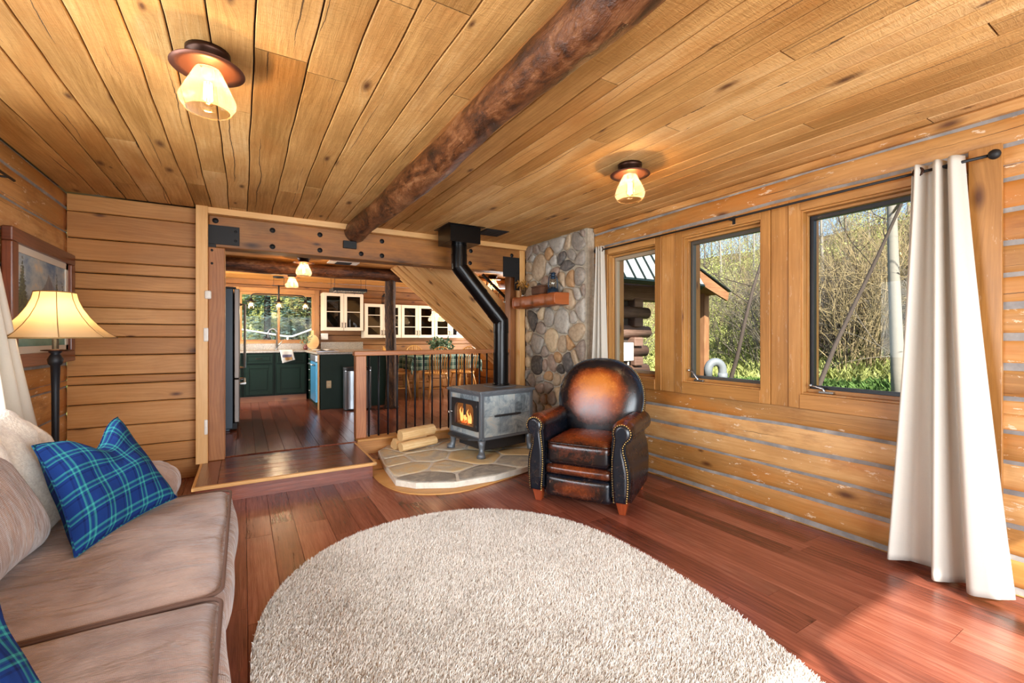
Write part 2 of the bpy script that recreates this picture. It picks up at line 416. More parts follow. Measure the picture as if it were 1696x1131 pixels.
M['bronze'] = flat('oiled_bronze', '#3a2318', 0.38, 0.75)
M['copper'] = flat('bronze_disc', '#6a4030', 0.42, 0.55)
M['stainless'] = flat('stainless', '#9aa0a6', 0.28, 0.9)
M['darksteel'] = flat('fridge_side', '#2c343c', 0.4, 0.5)
M['fridgefront'] = flat('fridge_front', '#6a605a', 0.4, 0.85)
M['chrome'] = flat('brushed_nickel', '#b8b8b4', 0.25, 0.95)
M['white'] = flat('white_plastic', '#e4e0d8', 0.4)
M['cream'] = flat('cream_cabinet', '#ddcdb4', 0.42, var=0.05)
M['green'] = flat('green_cabinet', '#12271d', 0.5, var=0.15, bumpk=(30, 0.05, 0.002), Specular_IOR_Level=0.2)
M['brass'] = flat('antique_brass', '#b89a5c', 0.3, 0.85)
M['curtain'] = None
def curtain():
    t = NT('linen_curtain'); uv = t.uv()
    a = t.noise(t.mp(uv, (500, 30, 1)), 1, 2); b = t.noise(t.mp(uv, (30, 500, 1)), 1, 2)
    h = t.math('ADD', a, b); t.bump(h, 0.15, 0.002)
    t.set(Base_Color=t.mix(h, lin('#b9b4aa'), lin('#d2cdc3')), Roughness=0.9, Specular_IOR_Level=0.1)
    tr = t.n('ShaderNodeBsdfTranslucent'); tr.inputs[0].default_value = lin('#f2e8cc')
    mx = t.n('ShaderNodeMixShader'); mx.inputs[0].default_value = 0.22; t.l(t.b.outputs[0], mx.inputs[1]); t.l(tr.outputs[0], mx.inputs[2]); t.l(mx.outputs[0], t.out.inputs[0])
    return t.m
M['curtain'] = curtain()
def glass(name, tint=(1,1,1,1), refl=0.07, rough=0.0, body=0.0, bodycol=(1,1,1,1)):
    t = NT(name); t.t.nodes.remove(t.b)
    tp = t.n('ShaderNodeBsdfTransparent'); tp.inputs[0].default_value = tint
    gl = t.n('ShaderNodeBsdfGlossy'); gl.inputs['Roughness'].default_value = rough
    lw_ = t.n('ShaderNodeLayerWeight'); lw_.inputs[0].default_value = 0.5
    fr_ = t.math('MULTIPLY_ADD', t.math('POWER', lw_.outputs['Facing'], 5.0), 0.96, 0.04)
    mx = t.n('ShaderNodeMixShader'); t.l(t.math('MULTIPLY', fr_, refl/0.04, clamp=True), mx.inputs[0]); t.l(tp.outputs[0], mx.inputs[1]); t.l(gl.outputs[0], mx.inputs[2])
    last = mx.outputs[0]
    if body:
        df = t.n('ShaderNodeBsdfTranslucent'); df.inputs[0].default_value = bodycol
        m2 = t.n('ShaderNodeMixShader'); m2.inputs[0].default_value = body; t.l(last, m2.inputs[1]); t.l(df.outputs[0], m2.inputs[2]); last = m2.outputs[0]
    t.l(last, t.out.inputs[0]); return t.m
M['glass'] = glass('window_glass', (0.97,0.98,0.97,1), 0.005)
M['cabglass'] = glass('cabinet_glass', (0.35,0.36,0.34,1), 0.09)
M['amber'] = glass('amber_glass', (1.0,0.88,0.68,1), 0.02, 0.12, 0.12, lin('#fff0dc'))
M['bulbglass'] = glass('bulb_glass', (1.0,0.93,0.80,1), 0.05)
M['lglass'] = glass('lantern_glass', (0.85,0.85,0.8,1), 0.08)
M['stoveglass'] = glass('stove_glass', (0.85,0.8,0.75,1), 0.06)
def emit(name, col, st):
    t = NT(name); t.set(Base_Color=(0,0,0,1), Emission_Color=lin(col), Emission_Strength=st); return t.m
M['filament'] = emit('filament', '#ffca80', 28)
M['bulb'] = emit('lit_bulb', '#ffcf8c', 9)
M['flame'] = emit('flame', '#ffa860', 2.6)
M['ember'] = emit('ember', '#ff4a1c', 3)
def leather():
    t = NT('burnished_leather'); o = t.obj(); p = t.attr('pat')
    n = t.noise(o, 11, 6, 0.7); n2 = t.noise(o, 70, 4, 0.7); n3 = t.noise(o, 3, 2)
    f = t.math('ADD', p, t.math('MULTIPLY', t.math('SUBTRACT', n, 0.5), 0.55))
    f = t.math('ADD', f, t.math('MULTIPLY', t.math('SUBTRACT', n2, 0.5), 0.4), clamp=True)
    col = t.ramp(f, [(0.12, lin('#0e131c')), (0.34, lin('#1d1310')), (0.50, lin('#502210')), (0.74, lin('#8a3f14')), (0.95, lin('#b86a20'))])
    vor = t.n('ShaderNodeTexVoronoi', feature='DISTANCE_TO_EDGE'); t.l(o, vor.inputs[0]); vor.inputs['Scale'].default_value = 160
    cr = t.n('ShaderNodeTexVoronoi', feature='DISTANCE_TO_EDGE'); t.l(t.mp(o, (1,1,1)), cr.inputs[0]); cr.inputs['Scale'].default_value = 14
    crm = t.math('MULTIPLY', t.math('LESS_THAN', cr.outputs[0], 0.006), t.math('GREATER_THAN', n, 0.52))
    col = t.mix(t.math('MULTIPLY', crm, 0.35), col, lin('#9a6a50'))
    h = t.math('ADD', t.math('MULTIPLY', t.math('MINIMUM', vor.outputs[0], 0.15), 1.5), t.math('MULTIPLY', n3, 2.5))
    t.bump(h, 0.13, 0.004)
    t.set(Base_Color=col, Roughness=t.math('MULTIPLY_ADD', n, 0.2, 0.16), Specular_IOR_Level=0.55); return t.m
M['leather'] = leather()
def sofa_fabric():
    t = NT('taupe_corduroy'); uv = t.uv(); o = t.obj()
    w = t.n('ShaderNodeTexWave', wave_type='BANDS', bands_direction='Y'); t.l(uv, w.inputs[0]); w.inputs['Scale'].default_value = 62; w.inputs['Distortion'].default_value = 1.0; w.inputs['Detail'].default_value = 2
    w2 = t.n('ShaderNodeTexWave', wave_type='BANDS', bands_direction='X'); t.l(uv, w2.inputs[0]); w2.inputs['Scale'].default_value = 90; w2.inputs['Distortion'].default_value = 1.5
    n = t.noise(o, 5, 5, 0.65); wr = t.noise(t.mp(o, (3.2, 11, 4)), 1, 4, 0.55, 0.6)
    f = t.math('ADD', t.math('MULTIPLY', n, 0.9), t.math('MULTIPLY', t.math('MULTIPLY', w.outputs[1], w2.outputs[1]), 0.22))
    t.set(Base_Color=t.ramp(f, [(0.3, lin('#6d554b')), (0.6, lin('#9a8072')), (0.85, lin('#b29a8b'))]), Roughness=0.95, Specular_IOR_Level=0.15, Sheen_Weight=0.35)
    b = t.bump(w.outputs[1], 0.35, 0.003); t.bump(wr, 0.75, 0.06, b); return t.m
M['sofa'] = sofa_fabric()
M['piping'] = flat('dark_piping', '#5e4438', 0.9)
def plaid(name, base, a1, a2, period, ang=0):
    t = NT(name); s = t.sep(t.uv())
    def stripes(c, off):
        fr = t.math('FRACT', t.math('ADD', t.math('DIVIDE', c, period), off))
        return fr
    fu, fv = stripes(s[0], 0.1), stripes(s[1], 0.35)
    bk = lin(base); c1 = lin(a1); c2 = lin(a2)
    stops = [(0.0, bk), (0.36, lin('#101c48') if base == '#16306a' else c2), (0.44, bk), (0.54, c1), (0.61, c2), (0.66, bk), (0.72, c2), (0.77, c1), (0.86, bk)]
    cu = t.ramp(fu, stops, 'CONSTANT'); cv = t.ramp(fv, stops, 'CONSTANT')
    ck = t.n('ShaderNodeTexChecker'); t.l(t.mp(t.uv(), (1,1,1)), ck.inputs[0]); ck.inputs['Scale'].default_value = 700
    m = t.mix(0.5, cu, cv); t.set(Base_Color=m, Roughness=0.9, Specular_IOR_Level=0.1)
    t.bump(t.noise(t.mp(t.uv(), (9, 5, 1)), 1, 3), 0.5, 0.03); return t.m
M['plaid'] = plaid('blue_green_plaid', '#16306a', '#37908c', '#1f5068', 0.093)
M['tcloth'] = plaid('green_check_cloth', '#27423e', '#b9c7b4', '#5d8076', 0.12)
def fleece():
    t = NT('cream_fleece'); o = t.obj(); n = t.noise(o, 90, 4, 0.7); n2 = t.noise(o, 10, 4)
    t.set(Base_Color=t.ramp(t.math('MULTIPLY_ADD', n2, 0.5, t.math('MULTIPLY', n, 0.5)), [(0.3, lin('#a8998a')), (0.6, lin('#d8cec0'))]), Roughness=1.0, Sheen_Weight=0.5)
    b = t.bump(n, 0.8, 0.008); t.bump(n2, 0.6, 0.03, b); return t.m
M['fleece'] = fleece()
def pile():
    t = NT('shag_pile'); r = t.attr('rnd'); o = t.obj(); n = t.noise(o, 4, 4, 0.6)
    f = t.math('MULTIPLY_ADD', r, 0.7, t.math('MULTIPLY', n, 0.5))
    t.set(Base_Color=t.ramp(f, [(0.15, lin('#b4aca0')), (0.5, lin('#e6dfd4')), (0.95, lin('#faf6ee'))]), Roughness=0.95, Specular_IOR_Level=0.1); return t.m
M['pile'] = pile(); M['rugbase'] = flat('rug_backing', '#a89e90', 1.0)
def stone():
    t = NT('river_stone'); r = t.attr('rnd'); o = t.obj()
    base = t.ramp(r, [(0.0, lin('#5e5a58')), (0.08, lin('#968e84')), (0.22, lin('#b39c80')), (0.38, lin('#8c7c70')), (0.5, lin('#c2aa88')), (0.62, lin('#9c8474')), (0.74, lin('#aca69c')), (0.86, lin('#b48c62')), (0.94, lin('#403c3a'))], 'CONSTANT')
    n = t.noise(o, 24, 7, 0.7); n2 = t.noise(o, 5, 3)
    col = t.mix(t.math('MULTIPLY', n, 0.8), base, lin('#5a5048'), 'MULTIPLY'); col = t.mix(t.math('MULTIPLY', t.math('SUBTRACT', n, 0.45, clamp=True), 1.6, clamp=True), base, t.mix(0.5, base, lin('#c4b8a4')))
    col = t.mix(t.math('MULTIPLY', t.math('SUBTRACT', 0.55, n, clamp=True), 2.6, clamp=True), col, t.mix(0.6, base, lin('#2e2622')))
    t.set(Base_Color=col, Roughness=0.6); t.bump(t.math('ADD', n, n2), 0.4, 0.01); return t.m
M['stone'] = stone()
def mortar(name, a, b):
    t = NT(name); n = t.noise(t.obj(), 20, 6, 0.7); t.set(Base_Color=t.ramp(n, [(0.3, lin(a)), (0.7, lin(b))]), Roughness=0.95); t.bump(n, 0.6, 0.01); return t.m
M['mortar'] = mortar('mortar', '#9a9080', '#c2b8a4'); M['mortar2'] = mortar('hearth_mortar', '#cdc6b6', '#e8e1d2')
def flag():
    t = NT('flagstone'); r = t.attr('rnd'); o = t.obj(); n = t.noise(o, 6, 7, 0.7, 0.6); n2 = t.noise(o, 30, 4)
    base = t.ramp(t.math('MULTIPLY_ADD', r, 0.35, t.math('MULTIPLY', n, 0.75)), [(0.32, lin('#8e8c84')), (0.45, lin('#b8b2a4')), (0.56, lin('#d2c8ae')), (0.68, lin('#dcc08c'))])
    t.set(Base_Color=base, Roughness=0.55); t.bump(t.math('ADD', n, t.math('MULTIPLY', n2, 0.3)), 0.5, 0.02); return t.m
M['flag'] = flag()
def soap():
    t = NT('soapstone_tile'); r = t.attr('rnd'); o = t.obj(); n = t.noise(t.mp(o, (1,1,1)), 7, 7, 0.7, 1.2)
    t.set(Base_Color=t.ramp(t.math('MULTIPLY_ADD', r, 0.25, t.math('MULTIPLY', n, 0.9)), [(0.36, lin('#5a676e')), (0.5, lin('#8d9ba2')), (0.62, lin('#b4bebd')), (0.76, lin('#c8c0b0'))]), Roughness=0.4); t.bump(n, 0.2, 0.01); return t.m
M['soap'] = soap(); M['castiron'] = flat('grey_cast_iron', '#767d84', 0.42, 0.4, bumpk=(40, 0.2, 0.003)); M['castdark'] = flat('door_cast_iron', '#3a3a3c', 0.45, 0.4)
M['firebox'] = flat('firebox', '#94846c', 0.8, var=0.4)
def granite():
    t = NT('granite'); n = t.noise(t.obj(), 90, 3, 0.8); t.set(Base_Color=t.ramp(n, [(0.35, lin('#6e6656')), (0.5, lin('#94897a')), (0.65, lin('#b5a992'))]), Roughness=0.25); return t.m
M['granite'] = granite()
def shade():
    t = NT('lamp_shade_fabric'); t.set(Base_Color=lin('#dcc49c'), Roughness=0.9)
    tr = t.n('ShaderNodeBsdfTranslucent'); tr.inputs[0].default_value = lin('#f2d4a4')
    mx = t.n('ShaderNodeMixShader'); mx.inputs[0].default_value = 0.6; t.l(t.b.outputs[0], mx.inputs[1]); t.l(tr.outputs[0], mx.inputs[2]); t.l(mx.outputs[0], t.out.inputs[0]); return t.m
M['shade'] = shade(); M['seam'] = flat('shade_seam', '#7a5a30', 0.9)
M['matboard'] = flat('mat_board', '#d6cec0', 0.8)
def painting():
    t = NT('landscape_paint'); uv = t.uv(); s = t.sep(uv)
    n = t.noise(uv, 6, 7, 0.65); nb = t.noise(uv, 30, 5, 0.7); nc = t.noise(t.mp(uv, (14, 3, 1)), 1, 6, 0.7)
    v = t.math('ADD', s[1], t.math('MULTIPLY', t.math('SUBTRACT', n, 0.5), 0.2))
    sky = t.ramp(t.noise(uv, 3.5, 5, 0.6), [(0.35, lin('#5b7da0')), (0.55, lin('#a7b7bd')), (0.7, lin('#d8c7aa'))])
    low = t.ramp(v, [(0.0, lin('#5e8f86')), (0.12, lin('#8db9ac')), (0.2, lin('#7c7348')), (0.32, lin('#9b9440')), (0.45, lin('#4c5a34')), (0.55, lin('#6c7a6c'))])
    col = t.mix(t.ramp(v, [(0.52, (0,0,0)), (0.60, (1,1,1))]), low, sky)
    # mountain and firs
    hx = t.math('SUBTRACT', 0.86, t.math('MULTIPLY', t.math('ABSOLUTE', t.math('SUBTRACT', s[0], 0.62)), 1.5))
    mt = t.math('MULTIPLY', t.math('LESS_THAN', v, hx), t.math('GREATER_THAN', v, 0.42))
    col = t.mix(t.math('MULTIPLY', mt, 0.75), col, t.ramp(nc, [(0.35, lin('#4d5560')), (0.65, lin('#8f8a84'))]))
    for cx, hh, ww in ((0.12, 0.95, 5.5), (0.80, 0.88, 9.0), (0.93, 0.8, 8.0), (0.33, 0.6, 9.0)):
        d = t.math('MULTIPLY', t.math('ABSOLUTE', t.math('SUBTRACT', s[0], cx)), ww)
        tr_ = t.math('MULTIPLY', t.math('LESS_THAN', t.math('ADD', t.math('ADD', s[1], d), t.math('MULTIPLY', t.math('SUBTRACT', nb, 0.5), 0.9)), hh), t.math('GREATER_THAN', s[1], 0.2))
        col = t.mix(t.math('MULTIPLY', tr_, 0.9), col, t.ramp(nb, [(0.4, lin('#1c2a1a')), (0.65, lin('#5b6a34'))]))
    t.set(Base_Color=col, Roughness=0.5); return t.m
M['painting'] = painting()

# ------------------------------------------------------------------ room shell
H = 2.4; KF = 0.14; KH = 2.3
def wob(seed, amp):
    r = random.Random(seed); ph = [r.uniform(0, 6.28) for _ in range(4)]; fr = [r.uniform(0.7, 1.6), r.uniform(2, 4), r.uniform(5, 8), r.uniform(11, 16)]
    am = [0.5, 0.35, 0.2, 0.12]
    return lambda u: amp*sum(a*math.sin(f*u+p) for a, f, p in zip(am, fr, ph))
def strip(mb, T, u0, u1, v0, v1, th, w0=None, w1=None, mi=0, bev=0.006, rnd=None, uo=None, n=None, bulge=0.0):
    if u1-u0 < 0.004 or v1-v0 < 0.004: return
    if rnd is None: rnd = R.random()
    if uo is None: uo = (R.random()*40, R.random()*40)
    n = n or max(1, int((u1-u0)/0.12)) if (w0 or w1) else 1
    secs = []
    for i in range(n+1):
        u = u0+(u1-u0)*i/n
        a = v0 + (w0(u) if w0 else 0); b = v1 + (w1(u) if w1 else 0); bb = min(bev, (b-a)/3)
        if bulge: pr = [(a, -th), (a, -bb-bulge), (a+bb, -bulge), (a+(b-a)*0.25, -bulge*0.25), ((a+b)/2, 0), (b-(b-a)*0.25, -bulge*0.25), (b-bb, -bulge), (b, -bb-bulge), (b, -th)]
        else: pr = [(a, -th), (a, -bb), (a+bb, 0), (b-bb, 0), (b, -bb), (b, -th)]
        secs.append((u, [(mb.vert(T(u, v, w)), v) for v, w in pr]))
    for (ua, A), (ub, B) in zip(secs, secs[1:]):
        for k in range(len(A)-1):
            va, vb = A[k][1], A[k+1][1]
            mb.face((A[k][0], B[k][0], B[k+1][0], A[k+1][0]), [(ua+uo[0], va+uo[1]), (ub+uo[0], va+uo[1]), (ub+uo[0], vb+uo[1]), (ua+uo[0], vb+uo[1])], rnd, mi, bulge > 0)
    for (u, A), fl in ((secs[0], 0), (secs[-1], 1)):
        ids = [a[0] for a in A]
        if fl: ids.reverse()
        mb.face(ids, [(0.1*k, v) for k, (i, v) in enumerate(A)], rnd, mi)
def rect_minus(r, holes):
    out = [r]
    for (a0, a1, b0, b1) in holes:
        nxt = []
        for (u0, u1, v0, v1) in out:
            if a0 >= u1 or a1 <= u0 or b0 >= v1 or b1 <= v0: nxt.append((u0, u1, v0, v1)); continue
            if b0 > v0: nxt.append((u0, u1, v0, b0))
            if b1 < v1: nxt.append((u0, u1, b1, v1))
            m0, m1 = max(v0, b0), min(v1, b1)
            if a0 > u0: nxt.append((u0, a0, m0, m1))
            if a1 < u1: nxt.append((a1, u1, m0, m1))
        out = nxt
    return out
def wall(name, T, u0, u1, rows, holes, mat, back, gap=0.004, amp=0.003, th=0.03, backd=0.012, thick=0.2, bulge=0.0, bev=0.006, gaps=None, seed=0, backmat=None):
    mb = MB(); wb = {i: wob(seed*100+i, amp) for i in range(len(rows))}; wx = {i: wob(seed*177+i+50, amp*0.7) for i in range(len(rows))}
    for i in range(len(rows)-1):
        rnd = R.random(); uo = (R.random()*40, R.random()*40)
        g0 = gaps[i] if gaps else gap; g1 = gaps[i+1] if gaps else gap
        for (a, b, c, d) in rect_minus((u0, u1, rows[i], rows[i+1]), holes):
            lo, hi = abs(c-rows[i]) < 1e-6, abs(d-rows[i+1]) < 1e-6
            strip(mb, T, a, b, c+(g0 if lo and i > 0 else 0), d-(g1 if hi and i < len(rows)-2 else 0), th,
                  wb[i] if lo and i > 0 else None, (lambda u, i=i: wb[i+1](u)+wx[i+1](u)) if hi and i < len(rows)-2 else None, 0, bev, rnd, uo, None, bulge if (d-c) > 0.1 else 0.0)
    for (a, b, c, d) in rect_minus((u0, u1, rows[0], rows[-1]), holes):
        strip(mb, lambda u, v, w: T(u, v, w-backd), a, b, c, d, thick-backd, mi=1, bev=0.0001)
    return mb.build(name, [mat, back], kind='structure')

# living room floor boards run away from the camera
def boards(name, x0, x1, y0, y1, z, widths, mat, lens=(0.9, 2.0), gap=0.0008, th=0.02, holes=(), down=False, amp=0.0, gseed=0, back=None, along='y', bev=0.0012):
    mb = MB(); x = x0; i = 0; rr = random.Random(gseed); lanes = []
    while x < x1-0.001:
        w = widths[i % len(widths)] if isinstance(widths, list) else rr.uniform(*widths)
        xe = min(x+w, x1)
        if x1-xe < 0.04: xe = x1
        lanes.append((x, xe)); x = xe; i += 1
    sgn = -1 if down else 1
    if along == 'y': T = lambda u, v, w: (v, u, z + sgn*w)
    else: T = lambda u, v, w: (u, v, z + sgn*w)
    wf = [wob(gseed*50+k, amp) if amp else None for k in range(len(lanes)+1)]
    for k, (a, b) in enumerate(lanes):
        y = y0 - rr.uniform(0, lens[0])
        while y < y1:
            L = rr.uniform(*lens); s, e = max(y, y0), min(y+L, y1)
            if e-s > 0.02:
                for (p, q, c, d) in rect_minus((s, e, a, b), holes):
                    strip(mb, T, p+gap, q-gap, c+gap, d-gap, th, wf[k] if k else None, wf[k+1] if k < len(lanes)-1 else None, 0, bev, rr.random())
            y += L
    for (p, q, c, d) in rect_minus((y0, y1, x0, x1), holes):
        strip(mb, lambda u, v, w: T(u, v, w-th*0.8), p, q, c, d, 0.08, mi=1, bev=0.0001)
    return mb.build(name, [mat, M['dark_gap']], kind='structure')
boards('floor', -1.21, 3.2, -1.6, 4.9, 0.0, (0.12, 0.2), M['floor'], gseed=3)
boards('floor_kitchen', -0.85, 4.7, 4.93, 9.35, KF, (0.11, 0.17), M['kfloor'], gseed=5)
cw = [0.2, 0.17, 0.14, 0.16, 0.165, 0.13, 0.13, 0.145, 0.20, 0.17, 0.125, 0.17, 0.15, 0.13]
boards('ceiling', -1.21, 3.2, -1.6, 4.84, H, cw + [0.13, 0.12, 0.135, 0.115, 0.13, 0.11, 0.14, 0.12, 0.13, 0.115, 0.125, 0.13, 0.11, 0.13, 0.12, 0.13, 0.12, 0.11, 0.13, 0.12], M['ceil'], lens=(1.8, 4.2), gap=0.003, down=True, amp=0.009, gseed=8, bev=0.003)
boards('ceiling_kitchen', 5.03, 9.35, -0.85, 4.7, KH, (0.14, 0.18), M['ceil2'], lens=(3, 5), gap=0.002, down=True, amp=0.003, gseed=9, along='x')
rf = MB(); rf.box(-2.0, 3.55, -2.2, 4.9, 2.5, 2.62); rf.box(-1.6, 4.92, 4.9, 9.9, 2.45, 2.62); rf.build('ceiling_roof_deck', M['outwood'], kind='structure')

LR = [0.0] + [round(0.03+0.153*k, 3) for k in range(1, 16)] + [2.4]
LRr = [0.0, 0.024] + [0.18+0.153*k for k in range(0, 4)] + [0.792, 0.945, 1.098, 1.25, 1.405, 1.557, 1.71, 1.865, 2.017, 2.19, 2.335, 2.4]
hr = random.Random(4)
WIN = [(2.79, 3.41), (1.83, 2.50), (0.93, 1.565)]
holesR = [(a, b, 0.87, 2.09) for a, b in WIN] + [(-1.35, 0.25, 0.87, 2.09)]
wall('wall_right', lambda u, v, w: (3.2 - w, u, v), -1.6, 4.9, LRr, holesR, M['log'], M['chink'], gap=0.009, amp=0.009, th=0.05, backd=0.006, bulge=0.003, gaps=[0.006, 0.016]+[hr.uniform(0.006, 0.017) for _ in LRr[2:]], seed=1)
LL = [0, 0.2, 0.42, 0.63, 0.85, 1.04, 1.25, 1.46, 1.68, 1.88, 2.08, 2.28, 2.4]
wall('wall_left', lambda u, v, w: (-1.21 + w, u, v), -1.6, 4.9, LL, [(1.0, 3.05, 0.9, 2.1)], M['log'], M['chink'], gap=0.006, amp=0.006, th=0.05, backd=0.008, bulge=0.006, gaps=[hr.uniform(0.002, 0.008) for _ in LL], seed=2)
FL = [0, 0.17, 0.33, 0.51, 0.70, 0.86, 0.93, 1.10, 1.25, 1.36, 1.49, 1.64, 1.77, 1.87, 2.05, 2.26, 2.4]
wall('wall_front', lambda u, v, w: (u, 4.88 - w, v), -1.21, -0.33, FL, [], M['plank'], M['dark_gap'], gap=0.003, amp=0.003, th=0.03, thick=0.16, seed=3, backd=0.02)
wall('wall_back', lambda u, v, w: (u, -1.6 + w, v), -1.21, 3.2, LL, [(-0.6, 2.8, 0.1, 2.15)], M['log'], M['chink'], gap=0.006, amp=0.006, th=0.05, backd=0.008, bulge=0.006, seed=6)
KL = [0.0, 0.14, 0.33, 0.52, 0.71, 0.9, 1.09, 1.28, 1.47, 1.66, 1.85, 2.04, 2.2, 2.3]
KWX0, KWX1, KWZ0, KWZ1 = -0.08, 1.17, 1.17, 2.07
wall('wall_kitchen_far', lambda u, v, w: (u, 9.35 - w, v), -0.85, 4.7, KL, [(KWX0, KWX1, KWZ0, KWZ1)], M['kplank'], M['dark_gap'], gap=0.004, amp=0.003, th=0.04, seed=7)
wall('wall_kitchen_left', lambda u, v, w: (-0.85 + w, u, v), 4.9, 9.35, KL, [(7.35, 8.6, 1.1, 2.0)], M['kplank'], M['dark_gap'], gap=0.004, amp=0.003, th=0.04, seed=8)  # unseen opening added so the left kitchen fill lamp reaches in
wall('wall_kitchen_right', lambda u, v, w: (4.7 - w, u, v), 4.9, 9.35, KL, [(6.9, 8.9, 1.0, 2.0)], M['kplank'], M['dark_gap'], gap=0.004, amp=0.003, th=0.04, seed=9)  # added, unseen opening for the right kitchen fill lamp
wall('wall_kitchen_return', lambda u, v, w: (u, 5.06 + w, v), 3.22, 4.7, KL, [], M['plank'], M['dark_gap'], gap=0.004, amp=0.003, th=0.04, seed=10)
wall('wall_kitchen_return_left', lambda u, v, w: (u, 5.0 + w, v), -0.85, -0.30, KL, [], M['plank'], M['dark_gap'], thick=0.1, seed=11)
# top plate log above the right windows stands a little proud of the wall
mb = MB(); strip(mb, lambda u, v, w: (3.165 - w, u, v), -1.6, 3.6, 2.345, 2.398, 0.06, wob(77, 0.006), None, 0, 0.012)
mb.build('trim_1', M['log'], kind='structure')

# windows of the right wall
def crank(parent, c, up=0.05, ang=0.5):
    mb = MB(); x, y, z = c
    mb.box(x-0.012, x+0.012, y-0.055, y+0.03, z, z+0.014)
    mb.tube([(x, y, z+0.01), (x-0.006, y+0.01, z+0.03), (x-0.01, y+0.045, z+0.05*up/0.05), (x-0.012, y+0.075, z+up*1.1)], [0.009, 0.008, 0.006, 0.006], 8)
    mb.ball((x-0.012, y+0.078, z+up*1.15), 0.011)
    mb.build('crank_handle', M['chrome'], parent, bevel=0.002)
def casement(n, y0, y1, z0, z1, wallx=3.2, cas=True, z_b=0.775, z_t=2.155, sash=0.028, wl=0.075, wr=0.065, crank_y=None, mat_sash='sashmetal', up=0.05):
    w = setting('window_%d' % n, (wallx, (y0+y1)/2, z0)); ox, oy, oz = w.location
    def B(mb, x0, x1, a0, a1, b0, b1, **k): mb.box(x0-ox, x1-ox, a0-oy, a1-oy, b0-oz, b1-oz, **k)
    mb = MB()    # casing boards on the wall
    B(mb, 3.176, 3.2, y1-0.002, y1+wl, z_b, z_t); B(mb, 3.176, 3.2, y0-wr, y0+0.002, z_b, z_t)
    B(mb, 3.172, 3.2, y0, y1, z1, z_t); B(mb, 3.168, 3.2, y0, y1, z_b, z0)
    mb.build('casing', M['case'], w, bevel=0.003)
    mb = MB()    # jamb lining
    B(mb, 3.19, 3.40, y1-0.012, y1, z0, z1); B(mb, 3.19, 3.40, y0, y0+0.012, z0, z1); B(mb, 3.19, 3.40, y0+0.012, y1-0.012, z1-0.012, z1); B(mb, 3.19, 3.40, y0+0.012, y1-0.012, z0, z0+0.012)
    B(mb, 3.235, 3.26, y1-0.02, y1-0.012, z0+0.035, z1-0.03); B(mb, 3.235, 3.26, y0+0.012, y0+0.02, z0+0.035, z1-0.03); B(mb, 3.235, 3.26, y0+0.012, y1-0.012, z1-0.03, z1-0.012); B(mb, 3.235, 3.26, y0+0.012, y1-0.012, z0+0.012, z0+0.035)
    mb.build('jamb', M['case'], w, bevel=0.002)
    mb = MB(); a0, a1, b0, b1 = y0+0.016, y1-0.016, z0+0.03, z1-0.03; s = sash
    B(mb, 3.27, 3.31, a0, a0+s, b0+s*0.9, b1-s); B(mb, 3.27, 3.31, a1-s*0.85, a1, b0+s*0.9, b1-s); B(mb, 3.27, 3.31, a0, a1, b0, b0+s*0.9); B(mb, 3.27, 3.31, a0, a1, b1-s, b1)
    mb.build('sash', M[mat_sash], w, bevel=0.002)
    mb = MB(); B(mb, 3.288, 3.292, a0+s*0.5, a1-s*0.5, b0+s*0.5, b1-s*0.5); mb.build('pane', M['glass'], w)
    if crank_y: crank(w, (3.222-ox, crank_y-oy, z0+0.014-oz), up)
    return w
M['sashmetal'] = flat('bronze_sash', '#55524c', 0.4, 0.3); M['sashdark'] = flat('dark_sash', '#24272c', 0.35, 0.2); M['sashtan'] = flat('tan_sash', '#a3937c', 0.5)
casement(1, 2.79, 3.41, 0.87, 2.09, sash=0.034, mat_sash='sashtan')
casement(2, 1.83, 2.50, 0.87, 2.09, crank_y=2.38, mat_sash='sashmetal', up=0.075)
casement(3, 0.93, 1.565, 0.87, 2.09, crank_y=1.44, mat_sash='sashdark', up=0.04)
w = setting('window_4', (3.3, -0.55, 0.87)); mb = MB()
for (a, b, c, d) in ((-0.8, -0.74, 0, 1.22), (0.74, 0.8, 0, 1.22), (-0.8, 0.8, 0, 0.06), (-0.8, 0.8, 1.16, 1.22), (-0.03, 0.03, 0, 1.22)): mb.box(-0.03, 0.03, a, b, c, d)
mb.build('window_frame', M['sashdark'], w)
# wood between the windows
mb = MB(); mb.box(3.186, 3.2, 1.645, 1.762, 0.775, 2.175, axis=2); mb.box(3.186, 3.2, 2.58, 2.722, 0.775, 2.175, axis=2); mb.build('trim_2', M['case'], kind='structure', bevel=0.003)
mb = MB(); mb.box(3.178, 3.2, 0.64, 0.76, 0.0, 2.2, axis=2); mb.build('trim_3', M['case'], kind='structure', bevel=0.003)
# unseen back glazing added for the fill lamp; left window behind the sofa
w = setting('window_5', (1.1, -1.68, 0.1)); mb = MB()
for (a, b, c, d) in ((-1.7, -1.62, 0, 2.05), (1.62, 1.7, 0, 2.05), (-1.7, 1.7, 0, 0.07), (-1.7, 1.7, 1.98, 2.05), (-0.6, -0.53, 0, 2.05), (0.53, 0.6, 0, 2.05)): mb.box(a, b, -0.03, 0.03, c, d)
mb.build('window_frame', M['case'], w)
w = setting('window_6', (-1.3, 2.025, 0.9)); mb = MB()
for (a, b, c, d) in ((-1.02, -0.96, 0, 1.2), (0.96, 1.02, 0, 1.2), (-1.02, 1.02, 0, 0.06), (-1.02, 1.02, 1.14, 1.2), (-0.03, 0.03, 0, 1.2)): mb.box(-0.03, 0.03, a, b, c, d)
mb.build('window_frame', M['case'], w)

